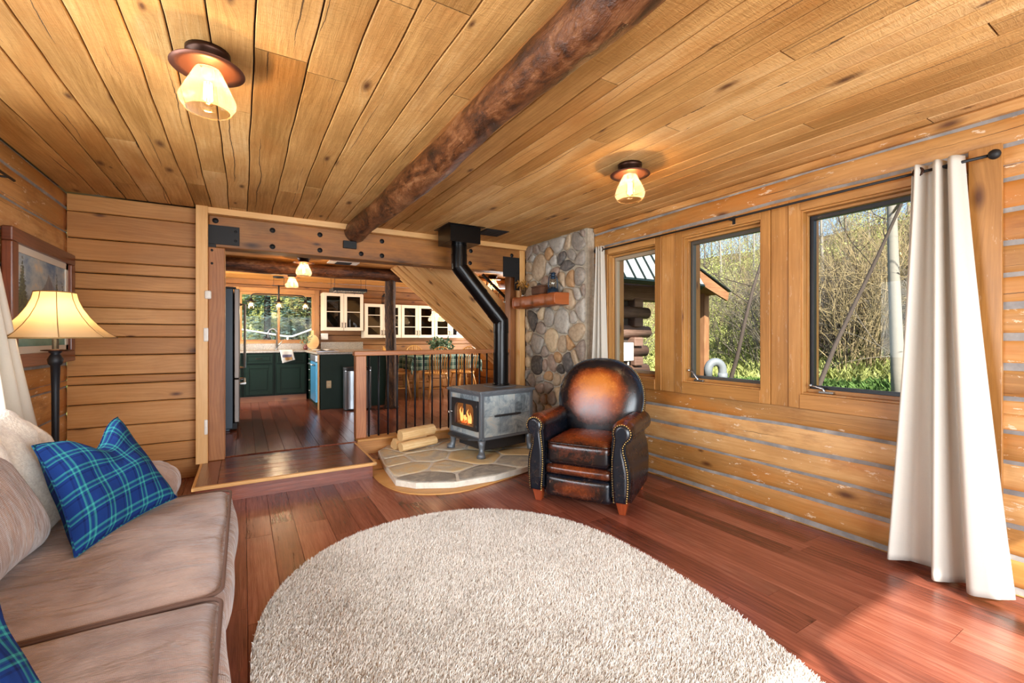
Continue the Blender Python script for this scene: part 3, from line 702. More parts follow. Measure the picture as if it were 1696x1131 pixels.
# kitchen window
w = setting('window_7', (0.55, 9.35, KWZ0)); mb = MB(); ox, oy, oz = w.location
def B(mb, x0, x1, y0, y1, z0, z1, **k): mb.box(x0-ox, x1-ox, y0-oy, y1-oy, z0-oz, z1-oz, **k)
for (a, b, c, d) in ((KWX0-0.08, KWX0, KWZ0-0.02, KWZ1+0.08), (KWX1, KWX1+0.08, KWZ0-0.02, KWZ1+0.08), (KWX0, KWX1, KWZ1, KWZ1+0.08), (KWX0, KWX1, KWZ0-0.04, KWZ0)): B(mb, a, b, 9.325, 9.35, c, d)
mb.build('casing', M['case'], w, bevel=0.003)
mb = MB()
for (a, b, c, d) in ((KWX0, KWX0+0.05, KWZ0, KWZ1), (KWX1-0.05, KWX1, KWZ0, KWZ1), (KWX0+0.05, KWX1-0.05, KWZ1-0.05, KWZ1), (KWX0+0.05, KWX1-0.05, KWZ0, KWZ0+0.03), (0.535, 0.575, KWZ0+0.03, KWZ1-0.05)): B(mb, a, b, 9.36, 9.42, c, d)
mb.build('sash', M['case'], w, bevel=0.003)
mb = MB(); B(mb, KWX0+0.03, KWX1-0.03, 9.388, 9.392, KWZ0+0.02, KWZ1-0.03); mb.build('pane', M['glass'], w)

# raised threshold step in front of the opening
st = thing('threshold_step', 'wide reddish brown wooden step with pale nosing below the kitchen opening', 'step', (0.35, 4.45, 0))
mb = MB()
X0, X1, Y0, Y1 = -0.33-0.35, 0.66, 4.0-4.45, 4.86-4.45
for k in range(6):
    yb = Y0+0.03+(Y1-Y0-0.03)*k/6; ye = Y0+0.03+(Y1-Y0-0.03)*(k+1)/6
    strip(mb, lambda u, v, w: (u, v, KF+w), X0+0.16, X1-0.19, yb+0.001, ye-0.001, 0.022, bev=0.003)
strip(mb, lambda u, v, w: (v, u, KF+w), Y0+0.03, Y1, X0+0.02, X0+0.158, 0.022, bev=0.002); strip(mb, lambda u, v, w: (v, u, KF+w), Y0+0.03, Y1, X1-0.188, X1-0.02, 0.022, bev=0.002)
mb.build('tread', M['kfloor'], st)
mb = MB(); mb.box(X0, X1, Y0, Y0+0.03, KF-0.024, KF+0.002); mb.box(X1-0.02, X1, Y0+0.03, Y1, KF-0.024, KF+0.002); mb.box(X0, X0+0.02, Y0+0.03, Y1, KF-0.024, KF+0.002); mb.build('nosing', M['trimw'], st, bevel=0.004)
mb = MB(); mb.box(X0+0.02, X1-0.03, Y0+0.035, Y0+0.06, 0, KF-0.022); mb.box(X1-0.055, X1-0.03, Y0+0.06, Y1, 0, KF-0.022); mb.box(X0+0.02, X0+0.045, Y0+0.06, Y1, 0, KF-0.022); mb.build('riser', M['floor'], st)

# curb carrying the railing
mb = MB(); mb.box(1.03, 3.05, 4.90, 4.928, 0.0, KF-0.002); mb.build('trim_4', M['plank'], kind='structure')
mb = MB(); mb.box(1.03, 3.05, 4.88, 5.06, KF-0.002, KF+0.022); mb.build('trim_5', M['trimw'], kind='structure', bevel=0.004)
mb = MB(); mb.box(-0.36, -0.272, 4.74, 4.86, KF, H, axis=2); mb.box(-0.36, 1.0, 4.76, 4.84, 2.345, H); mb.box(1.0, 3.1, 4.76, 4.84, 2.345, H); mb.build('trim_6', M['trimw'], kind='structure', bevel=0.003)
mb = MB(); mb.box(2.995, 3.075, 4.80, 4.9, 0, 2.345, axis=2); mb.build('trim_7', M['trimw'], kind='structure', bevel=0.003)

# header timber with bolts and black plates
hd = thing('header_timber', 'stained timber header with black bolts and steel plates over the kitchen opening', 'beam', (1.4, 4.92, 2.06))
mb = MB(); mb.box(-0.27-1.4, 3.0-1.4, -0.10, 0.10, 0.0, 0.285, axis=0); mb.build('timber', M['timber'], hd, bevel=0.01)
for (x, z) in ((-0.22,2.297),(0.233,2.265),(0.233,2.11),(0.652,2.272),(0.652,2.117),(1.052,2.275),(1.052,2.12),(1.268,2.275),(1.268,2.12),(2.32,2.275),(2.31,2.13),(2.89,2.275)):
    b = MB(); b.M = Matrix.Translation((x-1.4, -0.10, z-2.06)) @ Matrix.Rotation(math.pi/2, 4, 'X')
    b.lathe([(0, 0.006), (0.012, 0.006), (0.013, 0.003), (0.023, 0.003), (0.025, 0.0)], n=14); b.build('bolt', M['black'], hd)
for (x0, x1, z0, z1) in ((-0.285, -0.035, 2.085, 2.255), (-0.285, -0.215, 1.85, 2.085), (2.76, 3.0, 2.0, 2.25), (2.93, 3.0, 1.84, 2.0)):
    b = MB(); b.box(x0-1.4, x1-1.4, -0.112, -0.10, z0-2.06, z1-2.06)
    for q in (0.25, 0.75): b.ball((x1-1.4-0.03, -0.114, (z0+(z1-z0)*q)-2.06), 0.012, sc=(1, 0.5, 1))
    b.build('steel_plate', M['black'], hd, bevel=0.002)
b = MB(); b.box(0.87-1.4, 1.0-1.4, -0.135, -0.10, 0.10, 0.175); b.build('hanger_plate', M['black'], hd, bevel=0.003)
pl = thing('door_post', 'brown wooden post left of the kitchen opening, fridge beside it', 'post', (-0.21, 4.88, KF))
mb = MB(); mb.box(-0.065, 0.063, -0.075, 0.1, 0, 1.915, axis=2); mb.build('timber', M['post'], pl, bevel=0.008)
pr = thing('support_post', 'brown timber post right of the railing beside the stone chimney', 'post', (2.97, 4.98, KF))
mb = MB(); mb.box(-0.05, 0.08, -0.06, 0.07, 0, 1.9, axis=2); mb.build('timber', M['post'], pr, bevel=0.008)

# log beam of the living room ceiling
lb = thing('ceiling_log', 'peeled dark log beam running across the living room ceiling', 'beam', (1.05, -1.6, H))
mb = MB(); rr = random.Random(5); pts = []; rad = []
for i in range(48):
    y = i*6.45/47; pts.append((-0.02-0.03*(i/47)+0.010*math.sin(y*1.7)+0.005*math.sin(y*5), y, -0.085+0.02*(i/47)+0.004*math.sin(y*2.3))); rad.append(0.084+0.020*(i/47)+0.006*math.sin(y*3.1)+0.003*rr.uniform(-1, 1))
mb.tube(pts, rad, 28); mb.build('log', M['bark'], lb)
mb = MB(); mb.box(-0.11, 0.08, 0, 6.35, -0.06, 0.0, axis=1); mb.build('nailer_board', M['timber'], lb)
kb = thing('kitchen_log_beam', 'dark log beam crossing the kitchen ceiling behind the first light', 'beam', (0, 7.0, KH))
mb = MB(); pts = [(x, 0.01*math.sin(x*2), -0.085) for x in np.linspace(-0.84, 4.55, 30)]
mb.tube(pts, [0.098+0.004*math.sin(i*1.3) for i in range(30)], 20); mb.build('log', M['bark'], kb)
kp = thing('bark_post', 'rough bark covered log post standing between the kitchen and dining table', 'post', (1.98, 7.0, KF))
mb = MB(); rr = random.Random(9); pts = []; rad = []
for i in range(40):
    z = i*2.0/39; pts.append((0.012*math.sin(z*3)+0.003*rr.uniform(-1, 1), 0.01*math.sin(z*4), z)); rad.append(0.080+0.003*rr.uniform(-1, 1)+(0.03*max(0, 0.6-z))+(0.03 if i < 1 else 0))
mb.tube(pts, rad, 22)
for q in range(len(mb.v)):
    x, y, z = mb.v[q]; k = 1+0.07*math.sin(math.atan2(y, x)*4+z*0.8)+0.03*math.sin(math.atan2(y, x)*7-z*1.5); mb.v[q] = (x*k, y*k, z)
mb.build('log', M['barkpost'], kp)

# wall plates by the post
for nm, lab, cat, (x, z), (w_, h_), rnd_ in (('wall_sensor', 'small round white sensor on the pale trim beside the brown post', 'sensor', (-0.27, 1.62), (0.05, 0.075), 1), ('light_switch', 'white switch plate halfway up the trim beside the brown post', 'switch', (-0.285, 1.27), (0.035, 0.12), 0), ('wall_outlet', 'white outlet plate low on the trim beside the brown post', 'outlet', (-0.285, 0.46), (0.025, 0.13), 0)):
    o = thing(nm, lab, cat, (x, 4.74, z)); b = MB(); b.cushion(-w_/2, w_/2, -0.022 if rnd_ else -0.010, 0.004, -h_/2, h_/2, 0.02 if rnd_ else 0.004, n=6); b.build('plate', M['white'], o)
    b = MB(); b.box(-0.006, 0.006, -0.03 if rnd_ else -0.018, -0.008, -0.012, 0.012); b.build('toggle' if not rnd_ else 'button', M['white'], o)

# ------------------------------------------------------------------ river stone chimney
def clip(poly, px, py, nx, ny):
    out = []
    for i in range(len(poly)):
        a, b = poly[i], poly[(i+1) % len(poly)]
        da = (a[0]-px)*nx+(a[1]-py)*ny; db = (b[0]-px)*nx+(b[1]-py)*ny
        if da <= 0: out.append(a)
        if (da < 0 < db) or (db < 0 < da): t = da/(da-db); out.append((a[0]+(b[0]-a[0])*t, a[1]+(b[1]-a[1])*t))
    return out
def cells(bound, seeds, rads, gap):
    res = []
    for i, (x, y) in enumerate(seeds):
        poly = list(bound)
        for j, (u, v) in enumerate(seeds):
            if i == j: continue
            d = math.dist((x, y), (u, v))
            if d > 0.9 or d < 1e-6: continue
            # power diagram edge
            t = 0.5 + (rads[i]**2-rads[j]**2)/(2*d*d); nx, ny = (u-x)/d, (v-y)/d
            poly = clip(poly, x+(u-x)*t-nx*gap/2, y+(v-y)*t-ny*gap/2, nx, ny)
            if len(poly) < 3: break
        if len(poly) >= 3: res.append((i, poly))
    return res
def chaikin(p, n=2, k=0.25):
    for _ in range(n):
        q = []
        for i in range(len(p)):
            a, b = p[i], p[(i+1) % len(p)]
            q += [(a[0]*(1-k)+b[0]*k, a[1]*(1-k)+b[1]*k), (a[0]*k+b[0]*(1-k), a[1]*k+b[1]*(1-k))]
        p = q
    return p
def stones(mb, bound, n, rmin, rmax, T, gap, h, rr, rounds=3, inset=0.0, flatn=False, ctr=0.25):
    xs = [p[0] for p in bound]; ys = [p[1] for p in bound]; seeds = []; rads = []
    tries = 0
    def inside(x, y):
        c = False
        for i in range(len(bound)):
            a, b = bound[i], bound[(i+1) % len(bound)]
            if (a[1] > y) != (b[1] > y) and x < (b[0]-a[0])*(y-a[1])/(b[1]-a[1])+a[0]: c = not c
        return c
    while len(seeds) < n and tries < 20000:
        tries += 1; r = rmin+(rmax-rmin)*rr.random()**1.4; x, y = rr.uniform(min(xs), max(xs)), rr.uniform(min(ys), max(ys))
        k = 1.0 if tries < 12000 else 0.8
        if inside(x, y) and all(math.dist((x, y), s) > (r+q)*0.92*k for s, q in zip(seeds, rads)): seeds.append((x, y)); rads.append(r)
    for i, poly in cells(bound, seeds, rads, gap):
        p = chaikin(poly, rounds, ctr)
        cx = sum(a for a, b in p)/len(p); cy = sum(b for a, b in p)/len(p); rnd = rr.random(); hh = h*rr.uniform(0.75, 1.15)
        if flatn: lv = [(1.0, 0), (0.995, 0.6), (0.975, 0.95), (0.8, 1.0)]
        else: lv = [(1.0, 0), (0.985, 0.3), (0.93, 0.62), (0.8, 0.85), (0.5, 0.98)]
        rings = [[mb.vert(T(cx+(a-cx)*s_, cy+(b-cy)*s_, hh*t_)) for a, b in p] for s_, t_ in lv]; top = mb.vert(T(cx, cy, hh*(1.0 if flatn else 1.02)))
        m = len(p)
        for A, B_ in zip(rings, rings[1:]):
            for k in range(m): mb.face((A[k], A[(k+1) % m], B_[(k+1) % m], B_[k]), None, rnd, 0, True)
        for k in range(m): mb.face((rings[-1][k], rings[-1][(k+1) % m], top), None, rnd, 0, True)
SX = 3.09
ch = thing('stone_chimney', 'round river stone chimney breast in grey mortar behind the armchair', 'chimney', (SX, 4.2, 0))
mb = MB(); rr = random.Random(21)
stones(mb, [(-0.56, 0.01), (0.59, 0.01), (0.59, 2.39), (-0.56, 2.39)], 95, 0.05, 0.15, lambda a, b, c: (-c, a, b), 0.014, 0.035, rr)
mb.build('river_stones', M['stone'], ch)
mb = MB(); mb.grid(lambda u, v: (0.004*math.sin(u*40)*math.sin(v*55), -0.58+1.18*u, 2.395*v), 30, 60)
mb.box(0.006, 0.10, -0.58, 0.60, 0, 2.395); mb.build('mortar', M['mortar'], ch)

# hearth
hp = [(1.20, 4.72), (1.12, 4.2), (1.08, 3.68), (1.2, 3.52), (1.47, 3.38), (1.85, 3.36), (2.15, 3.42), (2.4, 3.5), (2.75, 3.55), (3.07, 3.6), (3.07, 4.90), (1.35, 4.90)]
he = thing('stone_hearth', 'low hearth slab of irregular flagstones under the wood stove', 'hearth', (2.1, 4.1, 0.0))
hp2 = [(a-2.1, b-4.1) for a, b in hp]
mb = MB(); mb.prism(hp2, 0.012, 0.062, 0); mb.build('mortar_bed', M['mortar2'], he, bevel=0.006)
mb = MB(); rr = random.Random(31); ins = [(a*0.985, b*0.985) for a, b in hp2]
stones(mb, ins, 22, 0.13, 0.26, lambda a, b, c: (a, b, 0.056+c), 0.02, 0.0105, rr, 1, flatn=True, ctr=0.12)
mb.build('flagstones', M['flag'], he)
bp = chaikin([(0.985, 4.12), (1.0, 3.72), (1.13, 3.42), (1.45, 3.27), (1.75, 3.33), (2.1, 3.42), (2.45, 3.56), (3.0, 3.66), (3.07, 3.8), (1.4, 3.8), (1.25, 4.4), (1.02, 4.85), (1.0, 4.5)], 2)
mb = MB(); mb.prism([(a-2.1, b-4.1) for a, b in bp], 0.0005, 0.011, 0); o = mb.build('underlay_board', M['trimw'], he)

# ------------------------------------------------------------------ ceiling lights
def light_fixture(loc, label, s=1.0, power=14):
    o = thing('ceiling_light', label, 'ceiling light', loc, 0, 'amber glass ceiling lights')
    b = MB(); b.lathe([(0, 0), (0.078*s, 0), (0.078*s, -0.02*s), (0.066*s, -0.024*s), (0.064*s, -0.05*s), (0.05*s, -0.056*s), (0.046*s, -0.066*s)], n=28); b.build('canopy', M['bronze'], o)
    b = MB(); b.lathe([(0.03*s, -0.060*s), (0.09*s, -0.062*s), (0.128*s, -0.068*s), (0.130*s, -0.072*s), (0.09*s, -0.069*s), (0.03*s, -0.066*s)], n=36); b.build('disc', M['copper'], o)
    b = MB(); b.lathe([(0.030*s, -0.066*s), (0.044*s, -0.074*s), (0.05*s, -0.085*s), (0.096*s, -0.185*s), (0.100*s, -0.198*s), (0.097*s, -0.210*s), (0.080*s, -0.236*s), (0.078*s, -0.236*s)], n=36); gs_ = b.build('glass_shade', M['amber'], o)
    b = MB(); b.tube([(0.079*s*math.cos(a), 0.079*s*math.sin(a), -0.236*s) for a in np.linspace(0, 2*math.pi, 41)], 0.0028*s, 6, caps=False); b.build('rim', M['amber'], gs_)
    b = MB(); b.lathe([(0, -0.066*s), (0.021*s, -0.068*s), (0.021*s, -0.10*s), (0.014*s, -0.106*s), (0, -0.107*s)], n=16); b.build('socket', M['brass'], o)
    bl = MB(); bl.lathe([(0.012*s, -0.104*s), (0.018*s, -0.115*s), (0.026*s, -0.14*s), (0.030*s, -0.175*s), (0.026*s, -0.20*s), (0.012*s, -0.216*s), (0, -0.218*s)], n=18); bu = bl.build('bulb', M['bulbglass'], o)
    b = MB()
    for k in range(8):
        a = k*math.pi/4; x, y = 0.012*s*math.cos(a), 0.012*s*math.sin(a); b.tube([(x, y, -0.125*s), (x*1.2, y*1.2, -0.195*s)], 0.0026*s, 5)
    b.build('filament', M['filament'], bu)
    l = lamp('bulb_light', 'POINT', (loc[0], loc[1], loc[2]-0.155*s), power, (1.0, 0.72, 0.40), shadow_soft_size=0.014)
    return o
light_fixture((-0.124, 2.178, H), 'amber glass ceiling light left of the log beam, nearest the camera', power=12)
light_fixture((2.207, 2.15, H), 'amber glass ceiling light in the living room right of the log beam', power=12)
light_fixture((0.68, 6.5, KH), 'amber glass ceiling light just behind the header timber, beside the vent', power=14)
light_fixture((0.68, 8.2, KH), 'amber glass ceiling light behind the kitchen log beam above the chandelier', power=14)
light_fixture((3.67, 6.75, KH), 'small lit ceiling light seen above the stair handrail', power=14)
pn = thing('pendant_light', 'lit amber pendant in front of the white cabinets over the dining table', 'pendant light', (3.12, 7.95, KH))
b = MB(); b.tube([(0, 0, 0), (0, 0, -0.5)], 0.004, 6); b.build('cord', M['black'], pn)
b = MB(); b.lathe([(0.0, -0.5), (0.02, -0.5), (0.03, -0.545), (0.13, -0.55), (0.132, -0.555), (0.03, -0.552)], n=28); b.build('disc', M['copper'], pn)
b = MB(); b.lathe([(0.05, -0.552), (0.06, -0.56), (0.16, -0.70), (0.165, -0.73), (0.14, -0.76)], n=30); b.build('glass_shade', M['amber'], pn)
b = MB(); b.ball((0, 0, -0.65), 0.04, 12, 8); b.build('bulb', M['bulb'], pn)
lamp('bulb_light', 'POINT', (3.12, 7.95, KH-0.78), 10, (1.0, 0.72, 0.40), shadow_soft_size=0.04)
# chandelier over the sink
cd = thing('chandelier', 'black three armed pipe chandelier with lit jar shades before the kitchen window', 'chandelier', (0.52, 8.75, KH))
b = MB(); b.lathe([(0, 0), (0.09, 0), (0.09, -0.02), (0.03, -0.03), (0, -0.03)], n=20); b.build('canopy', M['black'], cd)
b = MB()
for sx in (-1, 1): b = MB(); b.tube([(sx*0.08, 0, -0.02), (sx*0.08, 0, -0.16)], 0.003, 5); b.build('hanger', M['black'], cd)
b = MB(); b.tube([(-0.1, 0, -0.16), (0.1, 0, -0.16)], 0.008, 8); b.tube([(0, 0, -0.15), (0, 0, -0.42)], 0.014, 10)
b.tube([(-0.42, 0, -0.40), (-0.42, 0, -0.36), (-0.39, 0, -0.325), (-0.35, 0, -0.315), (0.35, 0, -0.315), (0.39, 0, -0.325), (0.42, 0, -0.36), (0.42, 0, -0.40)], 0.011, 10); b.build('pipe_arm', M['black'], cd)
for x in (-0.42, 0, 0.42):
    b = MB(); b.lathe([(0.0, -0.39), (0.022, -0.40), (0.028, -0.425), (0.095, -0.448), (0.095, -0.452), (0.03, -0.44)], (x, 0, 0), 22); sh = b.build('metal_shade', M['black'], cd)
    b = MB(); b.lathe([(0.035, -0.44), (0.055, -0.47), (0.058, -0.53), (0.048, -0.57)], (x, 0, 0), 20); b.build('glass_jar', M['bulbglass'], sh)
    b = MB(); b.ball((x, 0, -0.50), 0.028, 10, 8); b.build('bulb', M['bulb'], sh)
lamp('bulb_light', 'POINT', (0.52, 8.75, KH-0.62), 10, (1.0, 0.74, 0.45), shadow_soft_size=0.06)

# ------------------------------------------------------------------ oval shag rug
rg = thing('shag_rug', 'large oval cream shag rug on the reddish floor', 'rug', (0.985, 1.9, 0))
def rug_r(a):
    c, s_ = math.cos(a), math.sin(a); b_ = 1.07 if s_ > 0 else 1.78; e = 2.15
    k = (abs(c/0.965)**e+abs(s_/b_)**e)**(-1/e); return k*c, k*s_
b = MB(); b.prism([rug_r(2*math.pi*i/120) for i in range(120)], 0.001, 0.012); b.build('backing', M['rugbase'], rg)
rs = np.random.RandomState(3); Nn = 300000
px = rs.uniform(-0.98, 0.98, Nn*2); py = rs.uniform(-1.8, 1.09, Nn*2)
bb = np.where(py > 0, 1.07, 1.78); keep = (np.abs(px/0.965)**2.15+np.abs(py/bb)**2.15) < 1.0
px, py = px[keep][:Nn], py[keep][:Nn]; n = len(px)
ang = rs.uniform(0, 2*np.pi, n); fl = 0.9*np.sin(px*3+py*2)+rs.normal(0, 1.0, n); ln = rs.uniform(0.010, 0.020, n); wd = rs.uniform(0.0010, 0.0022, n)
tx, ty = np.cos(fl)*0.010*rs.uniform(0.1, 1.3, n), np.sin(fl)*0.010*rs.uniform(0.1, 1.3, n)
z0 = 0.008; ca, sa = np.cos(ang)*wd, np.sin(ang)*wd
V = np.zeros((n, 6, 3)); 
for k, (h_, w_, t_) in enumerate(((0, 1, 0), (0.6, 0.9, 0.35), (1.0, 0.35, 1.0))):
    for s_, sg in ((0, -1), (1, 1)):
        V[:, k*2+s_, 0] = px+tx*t_+sg*ca*w_; V[:, k*2+s_, 1] = py+ty*t_+sg*sa*w_; V[:, k*2+s_, 2] = z0+ln*h_
Q = np.array([[0, 1, 3, 2], [2, 3, 5, 4]])[None]+(np.arange(n)*6)[:, None, None]
np_mesh('pile', V.reshape(-1, 3), Q.reshape(-1, 4), M['pile'], rg, np.repeat(rs.rand(n), 2))['kind'] = 'stuff'

# ------------------------------------------------------------------ sofa (left wall)
sf = thing('sofa', 'taupe corduroy sofa along the left wall', 'sofa', (-0.6, 1.7, 0))
def sof(mb, n, parent=sf, **k): return mb.build(n, M['sofa'], parent, **k)
b = MB(); b.cushion(-0.52, 0.50, -1.25, 1.19, 0.04, 0.30, 0.03, n=8); sof(b, 'base')
def seatc(y0, y1, nm='seat_cushion'):
    def fn(p, q):
        w = max(0, q.z)*max(0, (1-q.x**2))*max(0, 1-q.y**2)
        p.z += 0.008*math.sin(p.x*14+p.y*5+y0*9)*(w**0.5) + 0.006*math.sin(p.y*17-p.x*7+y0)*(w**0.5)
        if q.x > 0.6: p.x += 0.006*math.sin(p.y*11+y0*5)*(q.x-0.6)/0.4
        return p
    b = MB(); b.cushion(-0.34, 0.545, y0, y1, 0.29, 0.47, 0.05, (0.03, 0.01, 0.022), n=26, fn=fn); o = sof(b, nm)
    b = MB(); r_ = 0.006; X0, X1 = -0.30, 0.548; zz = 0.462
    pts = []
    for (cx, cy, a0) in ((X1-0.06, y1-0.05, 90), (X1-0.06, y0+0.05, 0)):
        for k in range(7):
            a = math.radians(a0-15*k); pts.append((cx+0.055*math.cos(a), cy+0.048*math.sin(a), zz))
    pts = [(X0, y1-0.006, zz)]+pts+[(X0, y0+0.006, zz)]
    b.tube(pts, r_, 7); b.build('piping', M['piping'], o)
    return o
seatc(-1.13, -0.075); seatc(-0.07, 1.03)
b = MB(); b.cushion(-0.56, -0.42, -1.25, 1.19, 0.04, 0.80, 0.05, n=8); sof(b, 'back_frame')
def backc(y0, y1, zt, x1=0.0, nm='back_cushion', lean=0.14):
    def fn(p, q):
        p.x -= lean*(q.z*0.5+0.5); p.x += 0.012*math.sin(p.z*13+p.y*6)*(1 if q.x > 0 else 0); p.z += 0.008*math.sin(p.y*9); return p
    b = MB(); b.cushion(-0.36, x1, y0, y1, 0.475, zt, 0.11, (0.05, 0.01, 0.015), n=18, fn=fn); return sof(b, nm)
backc(-1.10, -0.20, 0.86); backc(-0.45+0.0, 0.66, 0.90, 0.0)
# far arm with a rolled end
def arm(y0, y1):
    b = MB(); b.cushion(-0.52, 0.30, y0, y1, 0.05, 0.56, 0.05, (0.01, 0.01, 0), n=10)
    cy = (y0+y1)/2; b.cushion(-0.52, 0.315, cy-0.125, cy+0.125, 0.42, 0.63, 0.10, (0.012, 0.0, 0.01), n=14); o = sof(b, 'arm')
arm(0.98, 1.2); arm(-1.32, -1.1)
for x in (-0.45, 0.42):
    for y in (-1.2, 1.1):
        b = MB(); b.box(x-0.03, x+0.03, y-0.03, y+0.03, 0, 0.045, taper=0.8); b.build('leg', M['foot'], sf)

# pillows: filled bilinear patches
def pillow(name, label, P, thick, dip=0.05, mat=M['plaid']):
    BL, BR, TL, TR = [Vector(p) for p in P]; c = (BL+BR+TL+TR)/4; c.z = min(BL.z, BR.z)
    o = thing(name, label, 'pillow', c); nrm = (BR-BL).cross(TL-BL).normalized()
    if nrm.x < 0: nrm = -nrm
    W_, H_ = (BR-BL).length, (TL-BL).length; N_ = 26
    for side in (1, -1):
        pass
    b = MB()
    def f(side):
        def g(u, v):
            # pull edges in between the corners
            uu = 0.5+(u-0.5)*(1-0.10*math.sin(math.pi*v)); vv = 0.5+(v-0.5)*(1-0.07*math.sin(math.pi*u))
            p = (BL*(1-uu)+BR*uu)*(1-vv)+(TL*(1-uu)+TR*uu)*vv
            e = (max(0, 16*u*(1-u)*v*(1-v)))**0.42
            t = thick*e*(1+0.10*math.sin(u*9+v*4)+0.06*math.sin(v*13-u*5))
            d = dip*math.exp(-((u-0.55)/0.22)**2)*max(0, v-0.35)**1.5*2.2
            up = (TL-BL).normalized()
            p = p + nrm*(t*side*(1-0.55*math.exp(-((u-0.55)/0.2)**2)*max(0, v-0.4)*1.5)) - up*d
            return p-c
        return g
    ids = b.grid(f(1), N_, N_, uvf=lambda u, v: (u*W_, v*H_)); ids = b.grid(f(-1), N_, N_, uvf=lambda u, v: (u*W_+0.3, v*H_))
    b.build('cover', mat, o)
    b = MB(); g = f(0.0)
    pts = [g(k/20, 0) for k in range(20)]+[g(1, k/20) for k in range(20)]+[g(1-k/20, 1) for k in range(20)]+[g(0, 1-k/20) for k in range(21)]
    b.tube(pts, 0.0035, 6); b.build('seam', M['plaid'], o)
    return o
pillow('throw_pillow', 'blue and green plaid pillow at the far end of the sofa, with a dented top', [(-0.50, 2.10, 0.49), (-0.27, 2.60, 0.50), (-0.70, 2.43, 0.83), (-0.53, 2.86, 0.86)], 0.085, 0.10)
pillow('throw_pillow', 'blue and green plaid pillow cut off by the lower left corner of the photo', [(-0.47, 0.78, 0.48), (-0.30, 1.22, 0.485), (-0.72, 0.98, 0.80), (-0.46, 1.40, 0.70)], 0.075, 0.0)
# throw blanket over the far corner of the sofa back
tb = thing('throw_blanket', 'cream fleece blanket draped over the sofa back behind the plaid pillow', 'blanket', (-1.0, 2.3, 0.8))
b = MB()
prof = [(-0.13, -0.3), (-0.145, -0.05), (-0.12, 0.10), (-0.03, 0.155), (0.08, 0.16), (0.18, 0.13), (0.25, 0.05), (0.29, -0.07), (0.32, -0.2), (0.345, -0.31)]
def bl(u, v):
    k = u*(len(prof)-1); i = min(int(k), len(prof)-2); t = k-i; x = prof[i][0]*(1-t)+prof[i+1][0]*t; z = prof[i][1]*(1-t)+prof[i+1][1]*t
    y = -0.32+0.80*v+0.03*math.sin(u*5)*(v-0.5)
    w = 0.014*math.sin(v*17+u*3)+0.01*math.sin(v*31-u*6); return (x+w*0.8, y, z+w+(-0.05*(max(0, v-0.72)/0.28)**2)+(-0.03*(max(0, 0.2-v)/0.2)**2))
b.grid(bl, 46, 46); o = b.build('fleece', M['fleece'], tb); md = o.modifiers.new('solid', 'SOLIDIFY'); md.thickness = 0.018; md.offset = -1

# ------------------------------------------------------------------ floor lamp
fl_ = thing('floor_lamp', 'floor lamp with a lit bell shaped shade in the corner behind the sofa', 'lamp', (-0.905, 3.46, 0))
b = MB(); b.lathe([(0, 0), (0.15, 0), (0.15, 0.012), (0.10, 0.03), (0.03, 0.045), (0.018, 0.07), (0, 0.07)], n=28); b.build('base', M['blackiron'], fl_)
b = MB(); b.lathe([(0.013, 0.05), (0.015, 0.3), (0.022, 0.33), (0.015, 0.36), (0.017, 0.95), (0.021, 1.09), (0.03, 1.10), (0.034, 1.125), (0.022, 1.15), (0.018, 1.155), (0.028, 1.165), (0.028, 1.17), (0.014, 1.172), (0.014, 1.30), (0.0, 1.30)], n=18); b.build('pole', M['blackiron'], fl_)
b = MB(); b.lathe([(0.0, 1.168), (0.058, 1.172), (0.06, 1.178), (0.0, 1.182)], n=24); b.build('tray', M['bronze'], fl_)
b = MB(); n8 = 8; sp = [(0.0, 0.262), (0.12, 0.22), (0.28, 0.178), (0.46, 0.142), (0.66, 0.112), (0.84, 0.094), (1.0, 0.086)]
def shp(u, v):
    k = v*(len(sp)-1); i = min(int(k), len(sp)-2); t = k-i; r_ = sp[i][1]*(1-t)+sp[i+1][1]*t; z = (sp[i][0]*(1-t)+sp[i+1][0]*t)*0.255
    a = u*2*math.pi+0.3; seg = (u*n8) % 1.0; kk = math.cos(math.pi/n8)/math.cos((seg-0.5)*2*math.pi/n8); kk = 0.35+0.65*kk
    return (r_*kk*math.cos(a), r_*kk*math.sin(a), 1.245+z)
b.grid(shp, n8*6, 18); sh = b.build('lamp_shade', M['shade'], fl_)
b = MB()
for k in range(n8): b.tube([Vector(shp(k/n8, j/12)) for j in range(13)], 0.0022, 5)
b.tube([Vector(shp(k/48, 0)) for k in range(49)], 0.004, 5); b.tube([Vector(shp(k/48, 1)) for k in range(49)], 0.003, 5); b.build('trim_cord', M['seam'], sh)
b = MB(); b.ball((0, 0, 1.36), 0.03, 12, 8); b.build('bulb', M['bulb'], fl_)
lamp('bulb_light', 'POINT', (-0.905, 3.46, 1.36), 9, (1.0, 0.70, 0.36), shadow_soft_size=0.035)

# ------------------------------------------------------------------ framed landscape
pf = thing('framed_painting', 'large wood framed mountain landscape on the left wall behind the lamp', 'painting', (-1.205, 4.33, 1.06))
b = MB(); y0, y1, z0, z1, fw = -0.60, 0.53, 0.0, 0.84, 0.085
for (a, c, d, e) in ((y0, y1, z0, z0+fw), (y0, y1, z1-fw, z1), (y0, y0+fw, z0+fw, z1-fw), (y1-fw, y1, z0+fw, z1-fw)): b.box(0, 0.05, a, c, d, e)
b.build('frame', M['frame'], pf, bevel=0.008)
b = MB(); i0, i1, k0, k1 = y0+fw, y1-fw, z0+fw, z1-fw
b.box(0, 0.028, i0, i1, k0, k0+0.045); b.box(0, 0.028, i0, i1, k1-0.045, k1); b.box(0, 0.028, i0, i0+0.045, k0, k1); b.box(0, 0.028, i1-0.045, i1, k0, k1); b.build('mat_board', M['matboard'], pf)
